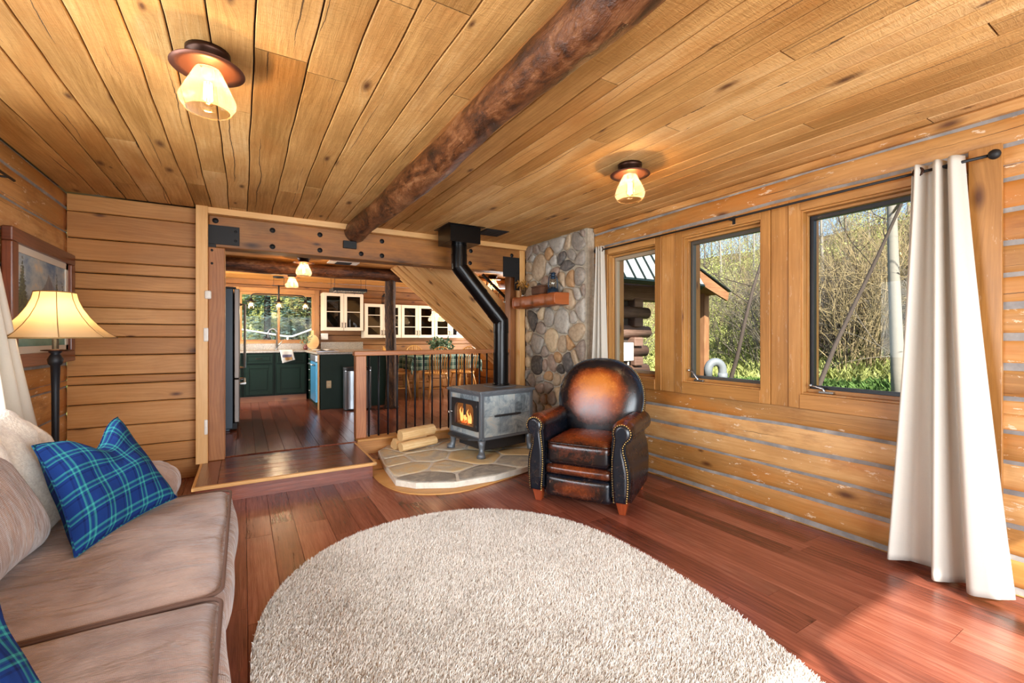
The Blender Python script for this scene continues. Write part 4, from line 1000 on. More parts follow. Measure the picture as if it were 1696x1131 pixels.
b = MB(); ids = [b.vert(p) for p in ((0.02, i0+0.04, k0+0.04), (0.02, i1-0.04, k0+0.04), (0.02, i1-0.04, k1-0.04), (0.02, i0+0.04, k1-0.04))]; b.face(ids, [(0, 0), (1, 0), (1, 1), (0, 1)]); b.box(0, 0.018, i0+0.04, i1-0.04, k0+0.04, k1-0.04); b.build('canvas', M['painting'], pf)

# ------------------------------------------------------------------ curtains and rod
cr = thing('curtain_rod', 'thin black curtain rod above the three windows', 'curtain rod', (3.10, 2.05, 2.13))
b = MB(); b.tube([(0, -1.38, 0), (0, 1.42, 0)], 0.0075, 10); b.build('rod', M['black'], cr)
for y in (-1.40, 1.44):
    b = MB(); b.ball((0, y, 0), 0.024, 12, 8); b.lathe([(0.012, 0), (0.012, 0.01)], (0, y, 0)); b.build('finial', M['black'], cr)
for y in (-1.22, -0.02, 1.40):
    b = MB(); b.tube([(0.075, y, 0.0), (0.0, y, -0.002)], 0.006, 8); b.box(0.07, 0.098, y-0.012, y+0.012, -0.03, 0.03); b.build('bracket', M['black'], cr)
def curtain(label, top, bot, zt, zb, folds, at, ab, mesh_n=120, phase=0.0, loc=(3.1, 0.8, 0), hem=True, rings_=()):
    o = thing('curtain', label, 'curtain', loc); L = Vector(loc)
    T0, T1 = Vector(top[0]), Vector(top[1]); B0, B1 = Vector(bot[0]), Vector(bot[1])
    def g(u, v):
        k = v; e = k**1.2
        w = u + 0.035*math.sin(2*math.pi*u*2+1.0+v*0.8)
        a = T0*(1-w)+T1*w; c = B0*(1-w)+B1*w; p = a*(1-e)+c*e
        dd = ((T1-T0)*(1-e)+(B1-B0)*e).normalized(); nx, ny = -dd.y, dd.x
        amp = at*(1-e)+ab*e
        s_ = math.sin(2*math.pi*folds*u+phase+0.5*math.sin(v*2.0)); s_ = math.copysign(abs(s_)**0.8, s_)
        s_ += 0.25*math.sin(2*math.pi*folds*2.1*u+2+v*2)*e
        return (p.x+nx*amp*s_-L.x, p.y+ny*amp*s_-L.y, zt*(1-k)+zb*k-L.z+0.012*math.sin(u*7)*k)
    b = MB(); b.grid(g, mesh_n, 60, uvf=lambda u, v: (u*1.3, v*2.1)); c = b.build('cloth', M['curtain'], o)
    md = c.modifiers.new('solid', 'SOLIDIFY'); md.thickness = 0.003
    b = MB(); N_ = mesh_n
    if hem:
        b.tube([Vector(g(k/N_, 0.952)) for k in range(N_+1)], 0.0022, 4, caps=False); b.build('hem', M['curtain'], o)
    for rx, ry in rings_:
        b = MB(); 
        for k in range(1):
            pts = [(rx-L.x+0.0, ry-L.y+0.021*math.cos(a), 2.13-L.z+0.021*math.sin(a)) for a in np.linspace(0, 2*math.pi, 17)]
            b.tube(pts, 0.005, 6)
        b.build('grommet', M['bronze'], o)
    return o
curtain('white linen curtain gathered at the right end of the rod, right of the third window', [(3.10, 0.975, 0), (3.10, 0.765, 0)], [(3.10, 1.10, 0), (3.02, 0.60, 0)], 2.165, 0.025, 3, 0.038, 0.06, phase=0.6, loc=(3.1, 0.86, 0), rings_=((3.085, 0.93), (3.12, 0.80)))
curtain('white linen curtain at the left end of the rod, beside the stone chimney', [(3.09, 3.47, 0), (3.10, 3.38, 0)], [(3.06, 3.58, 0), (3.07, 3.27, 0)], 2.165, 0.03, 3, 0.03, 0.03, phase=0.3, loc=(3.08, 3.43, 0), rings_=((3.08, 3.385),))
curtain('white curtain at the left edge of the photo behind the sofa', [(-1.11, 2.98, 0), (-1.11, 3.12, 0)], [(-0.96, 3.12, 0), (-0.92, 3.70, 0)], 2.165, 0.03, 3, 0.03, 0.035, phase=0.3, loc=(-1.08, 3.2, 0))
lr = thing('curtain_rod', 'black curtain rod on the left wall over the sofa', 'curtain rod', (-1.11, 2.4, 2.13))
b = MB(); b.tube([(0, -1.15, 0), (0, 1.2, 0)], 0.0075, 10); b.build('rod', M['black'], lr)
for y in (-1.1, 1.13):
    b = MB(); b.tube([(-0.075, y, 0.0), (0.0, y, -0.002)], 0.006, 8); b.box(-0.098, -0.07, y-0.012, y+0.012, -0.03, 0.03); b.build('bracket', M['black'], lr)

# ------------------------------------------------------------------ leather armchair
axb = math.atan2(0.53, 0.85)           # direction from front to back
ac = thing('leather_armchair', 'burnished dark brown leather recliner armchair with brass nailheads', 'armchair', (2.07, 2.54, 0.0), axb-math.pi/2)
# local: +y = back, -y = front, x = across (+x is the chair's side nearest the window)
LE = M['leather']
def lp(c, r=1.0, hi=0.9): return lambda q: c
# seat cushion
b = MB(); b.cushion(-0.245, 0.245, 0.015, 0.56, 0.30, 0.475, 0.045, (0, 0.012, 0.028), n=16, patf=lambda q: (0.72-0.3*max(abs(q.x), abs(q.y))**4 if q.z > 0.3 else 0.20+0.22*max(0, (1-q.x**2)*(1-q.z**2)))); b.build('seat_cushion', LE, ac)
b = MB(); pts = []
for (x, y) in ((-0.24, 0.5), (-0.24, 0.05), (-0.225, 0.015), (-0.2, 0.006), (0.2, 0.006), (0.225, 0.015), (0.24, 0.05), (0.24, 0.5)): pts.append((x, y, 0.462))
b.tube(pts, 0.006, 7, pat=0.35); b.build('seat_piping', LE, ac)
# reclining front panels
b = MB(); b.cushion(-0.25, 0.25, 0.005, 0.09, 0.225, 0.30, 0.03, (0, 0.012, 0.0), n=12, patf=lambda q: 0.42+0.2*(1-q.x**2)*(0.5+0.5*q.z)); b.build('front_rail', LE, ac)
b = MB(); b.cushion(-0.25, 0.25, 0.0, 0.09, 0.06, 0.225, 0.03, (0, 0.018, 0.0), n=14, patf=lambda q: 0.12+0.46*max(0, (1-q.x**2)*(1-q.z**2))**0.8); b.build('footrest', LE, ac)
b = MB(); b.box(-0.27, 0.27, 0.05, 0.72, 0.07, 0.32); b.build('seat_frame', LE, ac)
# arms: scroll outline extruded front to back
def arm_outline(sx):
    # (x offset outward from inner side, z)
    cxr, czr, r = 0.085, 0.585, 0.082
    pts = []
    for k in range(15):
        a = math.radians(205-k*(205+75)/14.0); pts.append((cxr+r*math.cos(a), czr+r*math.sin(a)))
    pts += [(0.112, 0.49), (0.112, 0.45), (0.128, 0.40), (0.145, 0.33), (0.150, 0.25), (0.147, 0.17), (0.138, 0.09), (0.0, 0.09), (-0.002, 0.2), (0.0, 0.4), (0.003, 0.5)]
    return pts
for sx in (-1, 1):
    ol = arm_outline(sx); X = lambda o_: sx*(0.245+o_)
    b = MB(); ny = 14; cx0 = sum(p[0] for p in ol)/len(ol); cz0 = sum(p[1] for p in ol)/len(ol)
    rings = []
    for j in range(ny+1):
        t = j/ny; y = -0.0+0.70*t; k = 1.0
        sl = 0.0; drop = -0.012*t
        edge = 1.0 - 0.10*max(0, (0.06-t)/0.06)**2 - 0.2*max(0, (t-0.9)/0.1)**2
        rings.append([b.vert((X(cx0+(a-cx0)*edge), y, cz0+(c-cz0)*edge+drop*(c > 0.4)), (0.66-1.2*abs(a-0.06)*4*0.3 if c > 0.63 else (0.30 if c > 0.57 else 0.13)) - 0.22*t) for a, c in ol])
    m = len(ol)
    for A, B_ in zip(rings, rings[1:]):
        for k in range(m): b.face((A[k], A[(k+1) % m], B_[(k+1) % m], B_[k]), None, 0.5, 0, True)
    b.face(rings[0], None, 0.5, 0); b.face(rings[-1], None, 0.5, 0); armo = b.build('arm', LE, ac)
    # padded front facing: keyhole panel
    fo = []
    for k in range(15):
        a = math.radians(215-k*(215+65)/14.0); fo.append((0.087+0.060*math.cos(a), 0.582+0.060*math.sin(a)))
    fo += [(0.090, 0.49), (0.092, 0.45), (0.108, 0.39), (0.122, 0.32), (0.126, 0.25), (0.123, 0.17), (0.116, 0.10), (0.030, 0.10), (0.024, 0.2), (0.018, 0.3), (0.020, 0.40), (0.030, 0.47), (0.036, 0.52)]
    b = MB(); fx = sum(p[0] for p in fo)/len(fo); lv = [(1.0, -0.002), (0.97, -0.016), (0.88, -0.024), (0.6, -0.030)]
    def inner(a, c, s_):  # shrink horizontally about the local centre line
        ks = [(0.60, 0.087), (0.50, 0.064), (0.42, 0.062), (0.30, 0.071), (0.1, 0.073)]
        mid = ks[0][1]
        for (za, xa), (zb, xb) in zip(ks, ks[1:]):
            if c <= za: t = (za-c)/(za-zb); t = min(1, t); mid = xa*(1-t)+xb*t
        return mid+(a-mid)*s_, (0.34+(c-0.34)*(1-(1-s_)*0.15))
    rings = [[b.vert((X(inner(a, c, s_)[0]), y_, inner(a, c, s_)[1]), 0.14) for a, c in fo] for s_, y_ in lv]; m = len(fo)
    for A, B_ in zip(rings, rings[1:]):
        for k in range(m): b.face((A[k], A[(k+1) % m], B_[(k+1) % m], B_[k]), None, 0.5, 0, True)
    b.face(rings[-1], None, 0.5, 0); pan = b.build('front_facing', LE, armo)
    # nailheads along both edges of the facing
    b = MB(); path = fo[18+4:]+fo[:22] if False else fo
    P = [Vector((X(a), -0.006, c)) for a, c in (fo[22:]+fo[:22])]
    # open path: start at inner foot, over the scroll, down to the outer foot
    seq = list(reversed(fo[22:]))[::-1] + fo[:22]; P = [Vector((X(a), -0.012, c)) for a, c in seq]
    d = 0.0; nxt = 0.0
    for a, c in zip(P, P[1:]):
        L = (c-a).length
        while nxt <= d+L:
            q = a+(c-a)*((nxt-d)/L); b.ball((q.x, q.y, q.z), 0.0064, 7, 5, sc=(1, 0.7, 1)); nxt += 0.0165
        d += L
    b.build('nailhead_trim', M['brass'], armo)
# back: balloon cushion
tilt = Matrix.Translation((0, 0.56, 0.42)) @ Matrix.Rotation(math.radians(-13), 4, 'X')
def bo(a):  # outline of the back in its plane
    c, s_ = math.cos(a), math.sin(a)
    if s_ >= 0: e = 2.3; A_, B_ = 0.365, 0.355
    else: e = 3.2; A_, B_ = 0.365, 0.36
    k = (abs(c/A_)**e+abs(s_/B_)**e)**(-1/e); x, z = k*c, k*s_
    if z < 0: x *= 1-0.20*(-z/0.36)**1.3
    return x, z+0.30
b = MB(); b.M = tilt; NR, NA = 14, 56
def ring(s_, y, pat, off=0.0):
    return [b.vert((bo(2*math.pi*k/NA)[0]*s_, y, 0.30+(bo(2*math.pi*k/NA)[1]-0.30)*s_+off), pat) for k in range(NA)]
rings = []
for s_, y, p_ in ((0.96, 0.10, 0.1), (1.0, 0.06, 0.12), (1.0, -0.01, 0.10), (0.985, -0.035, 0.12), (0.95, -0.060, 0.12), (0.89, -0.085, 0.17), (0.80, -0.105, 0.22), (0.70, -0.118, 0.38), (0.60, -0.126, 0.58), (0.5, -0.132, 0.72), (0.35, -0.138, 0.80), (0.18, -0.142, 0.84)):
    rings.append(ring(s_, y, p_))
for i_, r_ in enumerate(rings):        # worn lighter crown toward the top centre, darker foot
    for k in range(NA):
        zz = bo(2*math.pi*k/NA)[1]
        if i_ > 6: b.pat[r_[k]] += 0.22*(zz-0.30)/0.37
top = b.vert((0, -0.143, 0.30), 0.84)
for A, B_ in zip(rings, rings[1:]):
    for k in range(NA): b.face((A[k], A[(k+1) % NA], B_[(k+1) % NA], B_[k]), None, 0.5, 0, True)
for k in range(NA): b.face((rings[-1][k], rings[-1][(k+1) % NA], top), None, 0.5, 0, True)
b.face(rings[0], None, 0.5, 0); bk = b.build('backrest', LE, ac)
b = MB(); b.M = tilt; P = []
for k in range(0, 121):
    a = math.radians(-48+276*k/120); x, z = bo(a); P.append(Vector((x*1.003, -0.016, 0.30+(z-0.30)*1.003)))
d = 0.0; nxt = 0.0
for a, c in zip(P, P[1:]):
    L = (c-a).length
    while nxt <= d+L:
        q = a+(c-a)*((nxt-d)/L); b.ball((q.x, q.y, q.z), 0.0062, 7, 5); nxt += 0.0165
    d += L
b.build('nailhead_trim', M['brass'], bk)
b = MB(); b.M = tilt; P = [Vector((bo(a)[0]*0.992, -0.032, 0.30+(bo(a)[1]-0.30)*0.992)) for a in np.linspace(0, 2*math.pi, 61)]
b.tube(P, 0.0055, 7, caps=False, pat=0.1); b.build('back_piping', LE, bk)
b = MB(); b.cushion(-0.30, 0.30, 0.60, 0.76, 0.10, 0.60, 0.05, n=10, patf=lambda q: 0.15); b.build('back_panel', LE, ac)
for (x, y) in ((-0.32, 0.06), (0.32, 0.06), (-0.32, 0.66), (0.32, 0.66)):
    b = MB(); b.box(x-0.042, x+0.042, y-0.042, y+0.042, 0, 0.1, taper=0.55); b.build('foot', M['foot'], ac, bevel=0.004)

# ------------------------------------------------------------------ wood stove
ws = thing('wood_stove', 'grey soapstone wood stove with a fire behind its glass door', 'stove', (2.26, 4.205, 0.071), math.radians(8))
hx, hy = 0.315, 0.275
def B2(mb, *a, **k): mb.box(*a, **k)
b = MB(); b.box(-hx-0.035, hx+0.035, -hy-0.035, hy+0.035, 0.615, 0.648); b.box(-hx-0.02, hx+0.02, -hy-0.02, hy+0.02, 0.595, 0.615); b.box(-0.12+0.1, 0.25, -0.12, 0.12, 0.648, 0.655); o = b.build('top_plate', M['castiron'], ws, bevel=0.008)
b = MB()
for sgn in (-1, 1):
    for k in range(7):   # carved leaf border
        y = -hy-0.01+k*(2*hy+0.02)/6; b.ball((sgn*(hx+0.033), y, 0.632), 0.012, 8, 5, sc=(0.5, 3.2, 0.7))
    for k in range(8):
        x = -hx-0.01+k*(2*hx+0.02)/7; b.ball((x, sgn*(hy+0.033), 0.632), 0.012, 8, 5, sc=(3.4, 0.5, 0.7))
b.build('carved_edge', M['castiron'], o)
b = MB()
for x in (-1, 1):
    for y in (-1, 1): b.box(x*hx-0.02, x*hx+0.02, y*hy-0.02, y*hy+0.02, 0.18, 0.60, axis=2)
b.box(-hx, hx, -hy-0.022, -hy+0.01, 0.165, 0.19); b.box(-hx, hx, hy-0.01, hy+0.022, 0.165, 0.19); b.box(-hx-0.022, -hx+0.01, -hy, hy, 0.165, 0.19); b.box(hx-0.01, hx+0.022, -hy, hy, 0.165, 0.19)
b.box(-hx, hx, -hy, hy, 0.17, 0.18); b.build('body_frame', M['castiron'], ws, bevel=0.004)
b = MB()
for sy in (-1, 1):
    for i in range(3):
        for j in range(2):
            x0, x1 = -hx+0.02+i*(2*hx-0.04)/3, -hx+0.02+(i+1)*(2*hx-0.04)/3; z0, z1 = 0.19+j*0.2025, 0.19+(j+1)*0.2025
            b.box(x0+0.001, x1-0.001, sy*hy-0.012, sy*hy+0.012, z0+0.001, z1-0.001)
for j in range(2):
    b.box(hx-0.012, hx+0.012, -hy+0.02, hy-0.02, 0.19+j*0.2025, 0.391+j*0.2025)
b.build('soapstone_tiles', M['soap'], ws, bevel=0.0015)
b = MB()
for y0, y1 in ((-hy+0.02, -0.06), (-0.06, 0.1), (0.1, hy-0.02)): b.box(-hx-0.008, -hx+0.02, y0, y1, 0.19, 0.245)
b.build('lower_tiles', M['soap'], ws)
b = MB()
for y0, y1 in ((-hy+0.02, -0.06), (-0.06, 0.1), (0.1, hy-0.02)): b.box(-hx-0.008, -hx+0.02, y0, y1, 0.545, 0.596)
b.build('upper_tiles', M['soap'], ws)
b = MB(); b.box(-hx+0.03, hx-0.03, -hy+0.02, hy-0.02, 0.185, 0.2); b.box(-hx+0.03, hx-0.03, -hy+0.02, hy-0.02, 0.575, 0.59); b.box(hx-0.04, hx-0.03, -hy+0.02, hy-0.02, 0.2, 0.58); b.box(-hx+0.03, hx-0.03, -hy+0.015, -hy+0.025, 0.2, 0.58); b.box(-hx+0.03, hx-0.03, hy-0.025, hy-0.015, 0.2, 0.58); b.build('firebox', M['firebox'], ws)
b = MB(); b.box(-hx-0.004, -hx+0.02, -hy+0.02, -0.185, 0.245, 0.545); b.build('front_strip', M['castiron'], ws)
b = MB(); b.box(-hx-0.004, -hx+0.02, 0.185, hy-0.02, 0.245, 0.545); b.build('front_strip', M['castiron'], ws)
# door with arched opening
dr = MB(); dy0, dy1, dz0, dz1 = -0.235, 0.235, 0.245, 0.545
oy0, oy1, oz0, oz1 = -0.175, 0.175, 0.285, 0.505
arch = [(oy0, oz0), (oy1, oz0)]+[(oy1, 0.44)]+[(oy1-0.06+0.06*math.cos(math.radians(a)), 0.44+0.062*math.sin(math.radians(a))) for a in (20, 45, 70, 90)]+[(oy0+0.06+0.06*math.cos(math.radians(a)), 0.44+0.062*math.sin(math.radians(a))) for a in (90, 110, 135, 160)]+[(oy0, 0.44)]
def outp(y, z):
    # project on the outer rectangle
    cy, cz = 0, 0.395; ky = (dy1/abs(y-cy)) if abs(y) > 1e-6 else 99; kz = 0.15/abs(z-cz) if abs(z-cz) > 1e-6 else 99; k = min(ky, kz); return (cy+(y-cy)*k, cz+(z-cz)*k)
n_ = len(arch); xf, xb = -hx-0.028, -hx-0.006
inn = [dr.vert((xf, y, z)) for y, z in arch]; inb = [dr.vert((xb+0.01, y, z)) for y, z in arch]
corner = {}
out_ = [outp(y, z) for y, z in arch]
outv = [dr.vert((xf, y, z)) for y, z in out_]; outb = [dr.vert((xb, y, z)) for y, z in out_]
for k in range(n_):
    k2 = (k+1) % n_
    dr.face((inn[k], inn[k2], outv[k2], outv[k])); dr.face((inn[k], inb[k], inb[k2], inn[k2])); dr.face((outv[k], outv[k2], outb[k2], outb[k]))
    a, c = out_[k], out_[k2]
    if abs(a[0]-c[0]) > 1e-4 and abs(a[1]-c[1]) > 1e-4:   # fill the cut corner
        cc = (a[0] if abs(abs(a[0])-dy1) < 1e-4 else c[0], a[1] if abs(abs(a[1]-0.395)-0.15) < 1e-4 else c[1]); v_ = dr.vert((xf, *cc)); w_ = dr.vert((xb, *cc))
        dr.face((outv[k], outv[k2], v_)); dr.face((outv[k], v_, w_, outb[k])); dr.face((v_, outv[k2], outb[k2], w_))
dr.box(xf-0.002, xb, -0.006, 0.006, oz0+0.1, oz1); door = dr.build('door', M['castdark'], ws)
b = MB(); b.box(-hx-0.012, -hx-0.009, oy0-0.01, oy1+0.01, oz0-0.01, oz1+0.01); b.build('glass', M['stoveglass'], door)
b = MB(); b.tube([(xf, 0.20, 0.40), (xf-0.03, 0.21, 0.40)], 0.007, 8); b.tube([(xf-0.03+0.018*math.cos(t)*0.3, 0.21+t*0.008, 0.40+0.012*math.sin(t*2.2)-t*0.002) for t in np.linspace(0, 6, 22)], 0.005, 6); b.build('coil_handle', M['chrome'], door)
for z in (0.29, 0.49):
    b = MB(); b.tube([(xf+0.004, -0.222, z-0.022), (xf+0.004, -0.222, z+0.022)], 0.010, 10); b.build('hinge', M['castdark'], door)
b = MB()
for (y, z, r_, hh) in ((-0.06, 0.24, 0.035, 0.36), (0.05, 0.24, 0.035, 0.30)):
    b.tube([(-0.05+hh*0.1, -0.17, z), (-0.1, 0.16, z+0.01)], 0.035, 10)
b.tube([(-0.16, -0.15, 0.29), (0.02, 0.13, 0.31)], 0.032, 10); b.build('burning_log', M['bark'], ws)
b = MB(); rr = random.Random(3)
for k in range(8):
    y = -0.02+k*0.03; x = -0.265+rr.uniform(-0.012, 0.02); hh = rr.uniform(0.06, 0.15); r_ = rr.uniform(0.008, 0.013)
    b.tube([(x, y, 0.29), (x+rr.uniform(-.01, .01), y+rr.uniform(-.012, .012), 0.29+hh*0.4), (x+rr.uniform(-.015, .015), y+rr.uniform(-.02, .02), 0.29+hh*0.75), (x, y+rr.uniform(-.02, .02), 0.29+hh)], [r_*0.7, r_, r_*0.5, 0.001], 8)
b.build('flame', M['flame'], ws)
b = MB()
for k in range(7): b.ball((-0.26+rr.uniform(-.01, .02), 0.03+k*0.022, 0.288+rr.uniform(0, .02)), 0.016, 6, 4)
b.build('ember', M['ember'], ws)
lamp('fire_light', 'POINT', (2.26-0.12, 4.19, 0.47), 1.6, (1.0, 0.5, 0.2), shadow_soft_size=0.05)
b = MB(); sh_ = [(-hx-0.12, -0.10), (-hx-0.12, 0.10), (-hx-0.10, 0.19), (-hx-0.03, 0.26), (-hx, 0.275), (-hx, -0.275), (-hx-0.03, -0.26), (-hx-0.10, -0.19)]
b.prism(sh_, 0.163, 0.183); b.build('ash_shelf', M['castdark'], ws, bevel=0.004)
for x in (-1, 1):
    for y in (-1, 1):
        b = MB(); X_, Y_ = x*(hx-0.01), y*(hy-0.01)
        b.tube([(X_*1.06, Y_*1.06, 0.0), (X_*1.06, Y_*1.06, 0.018), (X_*1.03, Y_*1.03, 0.03), (X_, Y_, 0.06), (X_, Y_, 0.11), (X_, Y_, 0.165)], [0.044, 0.046, 0.034, 0.026, 0.032, 0.042], 8); b.build('leg', M['castiron'], ws)
b = MB(); b.box(-hx+0.06, hx-0.02, -hy+0.05, hy-0.05, 0.05, 0.165); b.build('ash_pan', M['castdark'], ws, bevel=0.004)
b = MB(); b.cushion(-0.17, 0.17, -hy-0.026, -hy-0.012, 0.381, 0.403, 0.007, n=6)
for x in (-0.1, 0.1): b.ball((x, -hy-0.027, 0.392), 0.007)
b.build('side_bar', M['castdark'], ws)

# stove pipe
sp_ = thing('stove_pipe', 'black stove pipe with two bends rising from the stove to the ceiling', 'stove pipe', (2.42, 4.27, 0.725))
A0 = Vector((0, 0, 0)); P1 = Vector((0, 0, 0.70)); P2 = Vector((-0.455, 0.10, 1.27)); P3 = Vector((-0.455, 0.10, 1.53)); r_ = 0.082
b = MB(); b.tube([A0, A0+Vector((0, 0, 0.34))], r_, 28, caps=False); b.tube([(0, 0, 0.325), (0, 0, 0.355)], r_+0.003, 28, caps=False); b.tube([A0+Vector((0, 0, 0.34)), P1-Vector((0, 0, 0.06))], r_-0.002, 28, caps=False); b.tube([(0,0,-0.002),(0,0,0.02)], r_+0.012, 28); b.build('lower_pipe', M['pipe'], sp_)
def elbow(Pa, Pb, Pc, n=3):
    a = (Pb+(Pa-Pb).normalized()*0.085); c = (Pb+(Pc-Pb).normalized()*0.085)
    pts = [Pb+(Pa-Pb).normalized()*0.13, a, a*0.35+Pb*0.65, Pb, c*0.35+Pb*0.65]
    return pts+[c, Pb+(Pc-Pb).normalized()*0.13]
for (a, q, c) in ((A0, P1, P2), (P1, P2, P3)):
    b = MB(); e = elbow(a, q, c); b.tube(e, r_+0.002, 28, caps=False, smooth=False)
    b.tube([e[0], e[0]+(e[1]-e[0])*0.25], r_+0.005, 28, caps=False); b.tube([e[-1]+(e[-2]-e[-1])*0.25, e[-1]], r_+0.005, 28, caps=False); b.build('elbow', M['pipe'], sp_)
b = MB(); d_ = (P2-P1).normalized(); b.tube([P1+d_*0.09, P2-d_*0.09], r_, 28, caps=False); mid = (P1+P2)/2; b.tube([mid-d_*0.015, mid+d_*0.015], r_+0.004, 28, caps=False); b.build('diagonal_pipe', M['pipe'], sp_)
b = MB(); b.tube([P2+Vector((0, 0, 0.08)), P3], r_, 28, caps=False); b.build('upper_pipe', M['pipe'], sp_)
b = MB(); z = P3.z-0.03; b.box(P3.x-0.17, P3.x+0.17, P3.y-0.17, P3.y+0.17, z, 1.672); b.box(P3.x-0.21, P3.x+0.21, P3.y-0.21, P3.y+0.19, 1.668, 1.675); b.build('ceiling_box', M['pipe'], sp_, bevel=0.003)
cvt = thing('ceiling_register', 'black metal ceiling register behind the stove pipe box', 'vent', (2.34, 4.33, H))
b = MB(); b.box(-0.14, 0.14, -0.14, 0.14, -0.006, 0.0); 
for k in range(7): b.box(-0.12, 0.12, -0.12+k*0.036, -0.10+k*0.036, -0.012, -0.006)
b.build('grille', M['black'], cvt)

# firewood
def split_log(p0, p1, r, label, seed):
    rr = random.Random(seed); p0, p1 = Vector(p0), Vector(p1); c = (p0+p1)/2; L = (p1-p0).length
    o = thing('split_log', label, 'firewood', (c.x, c.y, c.z-r), math.atan2(p1.y-p0.y, p1.x-p0.x), 'firewood on the hearth')
    b = MB(); prof = []
    for k in range(12):
        a = math.radians(k*30+seed*17); q = r*(1.0 if k < 7 else 0.72+0.1*math.sin(k))*rr.uniform(0.92, 1.06); prof.append((q*math.cos(a), q*math.sin(a)))
    pz = math.atan2(p1.z-p0.z, L); rings = []
    for i in range(7):
        x = -L/2+L*i/6; rings.append([b.vert((x+rr.uniform(-.002, .002), a*rr.uniform(0.96, 1.04), r+max(-r, c_*rr.uniform(0.96, 1.04))+x*math.tan(pz))) for a, c_ in prof])
    ou = rr.random()*20
    for i in range(6):
        for k in range(12):
            k2 = (k+1) % 12; b.face((rings[i][k], rings[i+1][k], rings[i+1][k2], rings[i][k2]), [(ou+L*i/6, k*r*0.5), (ou+L*(i+1)/6, k*r*0.5), (ou+L*(i+1)/6, (k+1)*r*0.5), (ou+L*i/6, (k+1)*r*0.5)], rr.random()*0.3+0.4, 0, False)
    b.face(rings[0], [(0.02*k, 0.3) for k in range(12)]); b.face(rings[-1], [(0.02*k, 0.3) for k in range(12)]); b.build('log', M['split'], o)
split_log((1.36, 4.47, 0.125), (1.78, 4.60, 0.125), 0.052, 'long split firewood log lying at the front of the hearth pile', 1)
split_log((1.33, 4.62, 0.135), (1.70, 4.73, 0.135), 0.06, 'shorter split firewood log at the back of the pile against the curb', 5)
split_log((1.37, 4.53, 0.232), (1.78, 4.665, 0.236), 0.062, 'pale split firewood log resting on top of the other two', 3)

# ------------------------------------------------------------------ railing
rl = thing('stair_railing', 'low wooden railing with thin black balusters behind the stove', 'railing', (1.08, 5.0, KF+0.022))
b = MB(); b.box(-0.055, 0.055, -0.055, 0.055, 0, 0.885, axis=2); b.build('newel_post', M['rail'], rl, bevel=0.006)
b = MB(); b.box(-0.07, 1.86, -0.055, 0.055, 0.885, 0.935, axis=0); b.build('handrail', M['rail'], rl, bevel=0.008)
for k in range(16):
    x = 0.074+k*0.104+0.02; b = MB(); b.tube([(x, 0, 0), (x, 0, 0.886)], 0.0105, 8); b.build('baluster', M['blackiron'], rl)

# ------------------------------------------------------------------ mantel and what stands on it
mt = thing('mantel_shelf', 'reddish live edge wooden mantel shelf on the stone chimney', 'shelf', (3.09, 4.3, 1.605))
b = MB(); ny = 22
rings = []
for j in range(ny+1):
    y = -0.425+0.86*j/ny; w_ = 0.006*math.sin(y*23)+0.004*math.sin(y*51); zt = 0.13+(0.003*math.sin(y*31)); xo = -0.235+w_
    rings.append([b.vert(p) for p in ((0, y, 0), (xo+0.02, y, 0.0+w_), (xo, y, 0.02), (xo-0.004, y, 0.07), (xo+0.004, y, zt-0.012), (xo+0.02, y, zt), (0, y, 0.132))])
for j in range(ny):
    for k in range(7):
        k2 = (k+1) % 7; b.face((rings[j][k], rings[j+1][k], rings[j+1][k2], rings[j][k2]), [(j*0.039, k*0.05), (j*0.039+0.039, k*0.05), (j*0.039+0.039, k*0.05+0.05), (j*0.039, k*0.05+0.05)], 0.6, 0, k in (1, 2, 3))
b.face(rings[0], [(0.03*k, 0.5) for k in range(7)]); b.face(rings[-1], [(0.03*k, 0.5) for k in range(7)]); b.build('slab', M['mantel'], mt, bevel=0.004)
M['bluemetal'] = flat('blue_enamel', '#24384c', 0.35, 0.5)
ln_ = thing('oil_lantern', 'blue metal oil lantern standing on the mantel shelf', 'lantern', (2.95, 4.03, 1.737))
b = MB(); b.lathe([(0, 0), (0.066, 0), (0.068, 0.01), (0.062, 0.018), (0.064, 0.04), (0.052, 0.05), (0.03, 0.055), (0.03, 0.066), (0, 0.066)], n=22); b.build('fuel_tank', M['bluemetal'], ln_)
b = MB(); b.lathe([(0.026, 0.066), (0.04, 0.085), (0.044, 0.115), (0.036, 0.145), (0.028, 0.162)], n=20); b.build('glass_globe', M['lglass'], ln_)
b = MB(); b.lathe([(0.03, 0.160), (0.034, 0.172), (0.026, 0.178), (0.024, 0.212), (0.034, 0.218), (0.036, 0.222), (0.012, 0.232), (0, 0.234)], n=20); b.build('chimney_cap', M['bluemetal'], ln_)
b = MB()
for s_ in (-1, 1): b.tube([(s_*0.056, 0, 0.045), (s_*0.062, 0, 0.08), (s_*0.058, 0, 0.15), (s_*0.042, 0, 0.195), (s_*0.022, 0, 0.20)], 0.006, 8)
b.build('side_tube', M['bluemetal'], ln_)
b = MB(); b.tube([(0.058*math.cos(a), 0.01, 0.16+0.085*math.sin(a)) for a in np.linspace(0.1, 3.04, 14)], 0.0022, 5); b.build('bail_handle', M['black'], ln_)
M['basket'] = flat('brown_basket', '#5c3a26', 0.85, var=0.35, bumpk=(40, 0.9, 0.01))
bs = thing('brown_basket', 'low brown rustic basket on the mantel beside the lantern', 'basket', (2.97, 4.31, 1.737), 1.45)
b = MB(); b.cushion(-0.13, 0.13, -0.055, 0.055, 0, 0.10, 0.025, (0.01, 0.01, 0.008), n=12); b.build('body', M['basket'], bs)
